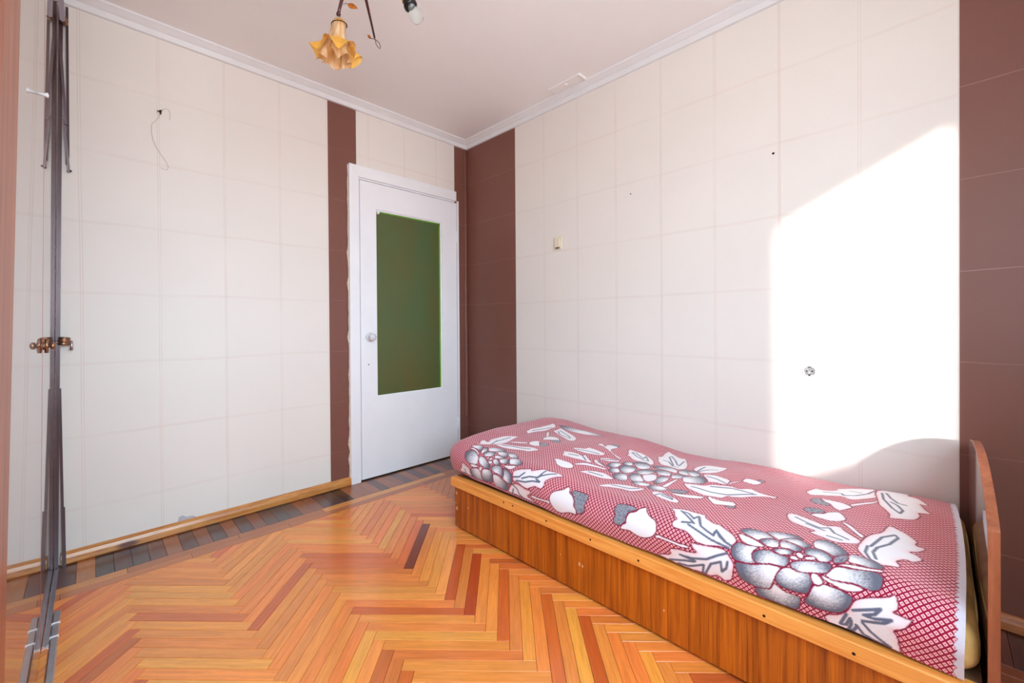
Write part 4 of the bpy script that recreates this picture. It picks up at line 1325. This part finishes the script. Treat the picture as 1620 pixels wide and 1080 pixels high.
def glass(name, col, trans, rough, stripes=False):
    m_, nt_, b_2 = new_mat(name)
    q = N(nt_)
    if stripes:
        f_ = q.noise(q.coords('Object', (160, 160, 8)), 1.0, 2)
        q.link(q.ramp(f_, [(0.38, lin(col)), (0.62, lin((0.95, 0.86, 0.72)))]), b_2.inputs['Base Color'])
    else:
        f_ = q.noise(q.coords('Object'), 55, 3)
        q.link(q.ramp(f_, [(0.3, lin(col)), (0.7, lin(tuple(min(1, x * 1.18) for x in col)))]), b_2.inputs['Base Color'])
    b_2.inputs['Transmission Weight'].default_value = trans
    b_2.inputs['Roughness'].default_value = rough
    b_2.inputs['IOR'].default_value = 1.2
    return m_


def bell(r0, r1, z0, z1, ruf, pw, ph, nr=6, droop=0.0):
    def fn(u, v):
        th_ = 2 * math.pi * v
        fl = u ** pw
        r = r0 + (r1 - r0) * fl
        r *= 1 + ruf * fl * math.cos(nr * th_ + ph)
        z = z0 + (z1 - z0) * u + droop * fl * math.cos(nr * th_ + ph + 0.6)
        return (SHX - 0.10 * (z - 0.0) * -1 * 0.0 + r * math.cos(th_) + 0.10 * z, SHY + r * math.sin(th_) - 0.03 * z, SHZ + z)
    return fn


sh = cpart(MB().grid(bell(0.024, 0.046, -0.006, -0.140, 0.26, 1.6, 0.4, 6, 0.010), 26, 60), 'lamp_shade', glass('pale_amber_glass', (0.88, 0.68, 0.46), 0.5, 0.3, True), smooth=True)
sh['label'] = 'pale ribbed amber glass bell'
sk_ = cpart(MB().grid(bell(0.034, 0.078, -0.072, -0.118, 0.16, 1.1, 1.2, 6, 0.016), 14, 72), 'shade_petals', glass('amber_glass', (0.93, 0.68, 0.30), 0.45, 0.3), smooth=True)
sk_['label'] = 'ruffled orange glass petals'


def leaf(base, tip, wdt, name='leaf'):
    base, tip = Vector(base), Vector(tip)
    d = tip - base
    side = d.cross(Vector((0.69, 0.72, 0))).normalized()

    def fn(u, v):
        w_ = wdt * math.sin(math.pi * u ** 0.8) * (2 * v - 1)
        return base + d * u + side * w_ + Vector((0.69, 0.72, 0)) * (-0.25 * abs(w_)) + Vector((0, 0, -0.12 * wdt * math.sin(5 * u)))
    return cpart(MB().grid(fn, 12, 6), name, m_leaf, smooth=True)


cpart(MB().tube([(-1.580, -1.218, 2.178), (-1.572, -1.224, 2.184), (-1.566, -1.229, 2.182)], 0.0012, 6), 'leaf_stalk', m_arm)
leaf((-1.567, -1.228, 2.182), (-1.540, -1.252, 2.164), 0.010)
# slender decorative rod with a wire loop
cpart(MB().tube([(CHX, CHY, 2.285), (-1.545, -1.305, 2.205), (-1.451, -1.204, 2.128)], [0.006, 0.006, 0.0035], 10), 'rod', m_arm, smooth=True)
lp = [(-1.451, -1.204, 2.128), (-1.449, -1.206, 2.118), (-1.447, -1.208, 2.104), (-1.442, -1.213, 2.092), (-1.437, -1.217, 2.087), (-1.435, -1.219, 2.094), (-1.438, -1.216, 2.108), (-1.445, -1.209, 2.119), (-1.455, -1.199, 2.126), (-1.462, -1.192, 2.126)]
cpart(MB().tube(lp, 0.0013, 6), 'loop', m_arm, smooth=True)
leaf((-1.461, -1.193, 2.125), (-1.470, -1.184, 2.142), 0.005)
# bare bulb on its own arm
BV = (Vector((-1.424, -1.477, 2.048)) - Vector((-1.455, -1.446, 2.128))).normalized()
SO = Vector((-1.460, -1.441, 2.140))
cpart(MB().tube(bez((CHX, CHY, 2.285), (-1.49, -1.39, 2.36), (-1.475, -1.425, 2.25), SO), [0.0075 - 0.001 * i / 18 for i in range(19)], 10), 'arm', m_arm, smooth=True)
cpart(MB().lathe([(0.001, -0.006), (0.015, -0.004), (0.019, 0.004), (0.019, 0.012)], 20, SO, BV, caps=False), 'socket_cap', m_gold, smooth=True)
cpart(MB().lathe([(0.017, 0.0), (0.0185, 0.004), (0.0185, 0.022), (0.0225, 0.023), (0.0225, 0.033), (0.0150, 0.034), (0.0135, 0.026)], 24, SO, BV, caps=False), 'socket', m_black, smooth=True)
bl = cpart(MB().lathe([(0.0125, 0.028), (0.0130, 0.036), (0.0135, 0.044), (0.019, 0.053), (0.0225, 0.063), (0.0225, 0.074), (0.018, 0.085), (0.010, 0.091), (0.001, 0.0925)], 28, SO, BV, caps=False), 'bulb', None, smooth=True)
mbulb, nt, b = new_mat('clear_bulb')
b.inputs['Base Color'].default_value = (0.80, 0.83, 0.80, 1)
b.inputs['Transmission Weight'].default_value = 0.85
b.inputs['Roughness'].default_value = 0.08
b.inputs['IOR'].default_value = 1.12
bl.data.materials.append(mbulb)
bl['label'] = 'clear glass bulb'
bb_ = MB().lathe([(0.0120 + 0.0008 * (i % 2), 0.024 + 0.0022 * i) for i in range(9)], 22, SO, BV, caps=False).build('screw_base', m_steel, smooth=True)
bb_.parent = bl
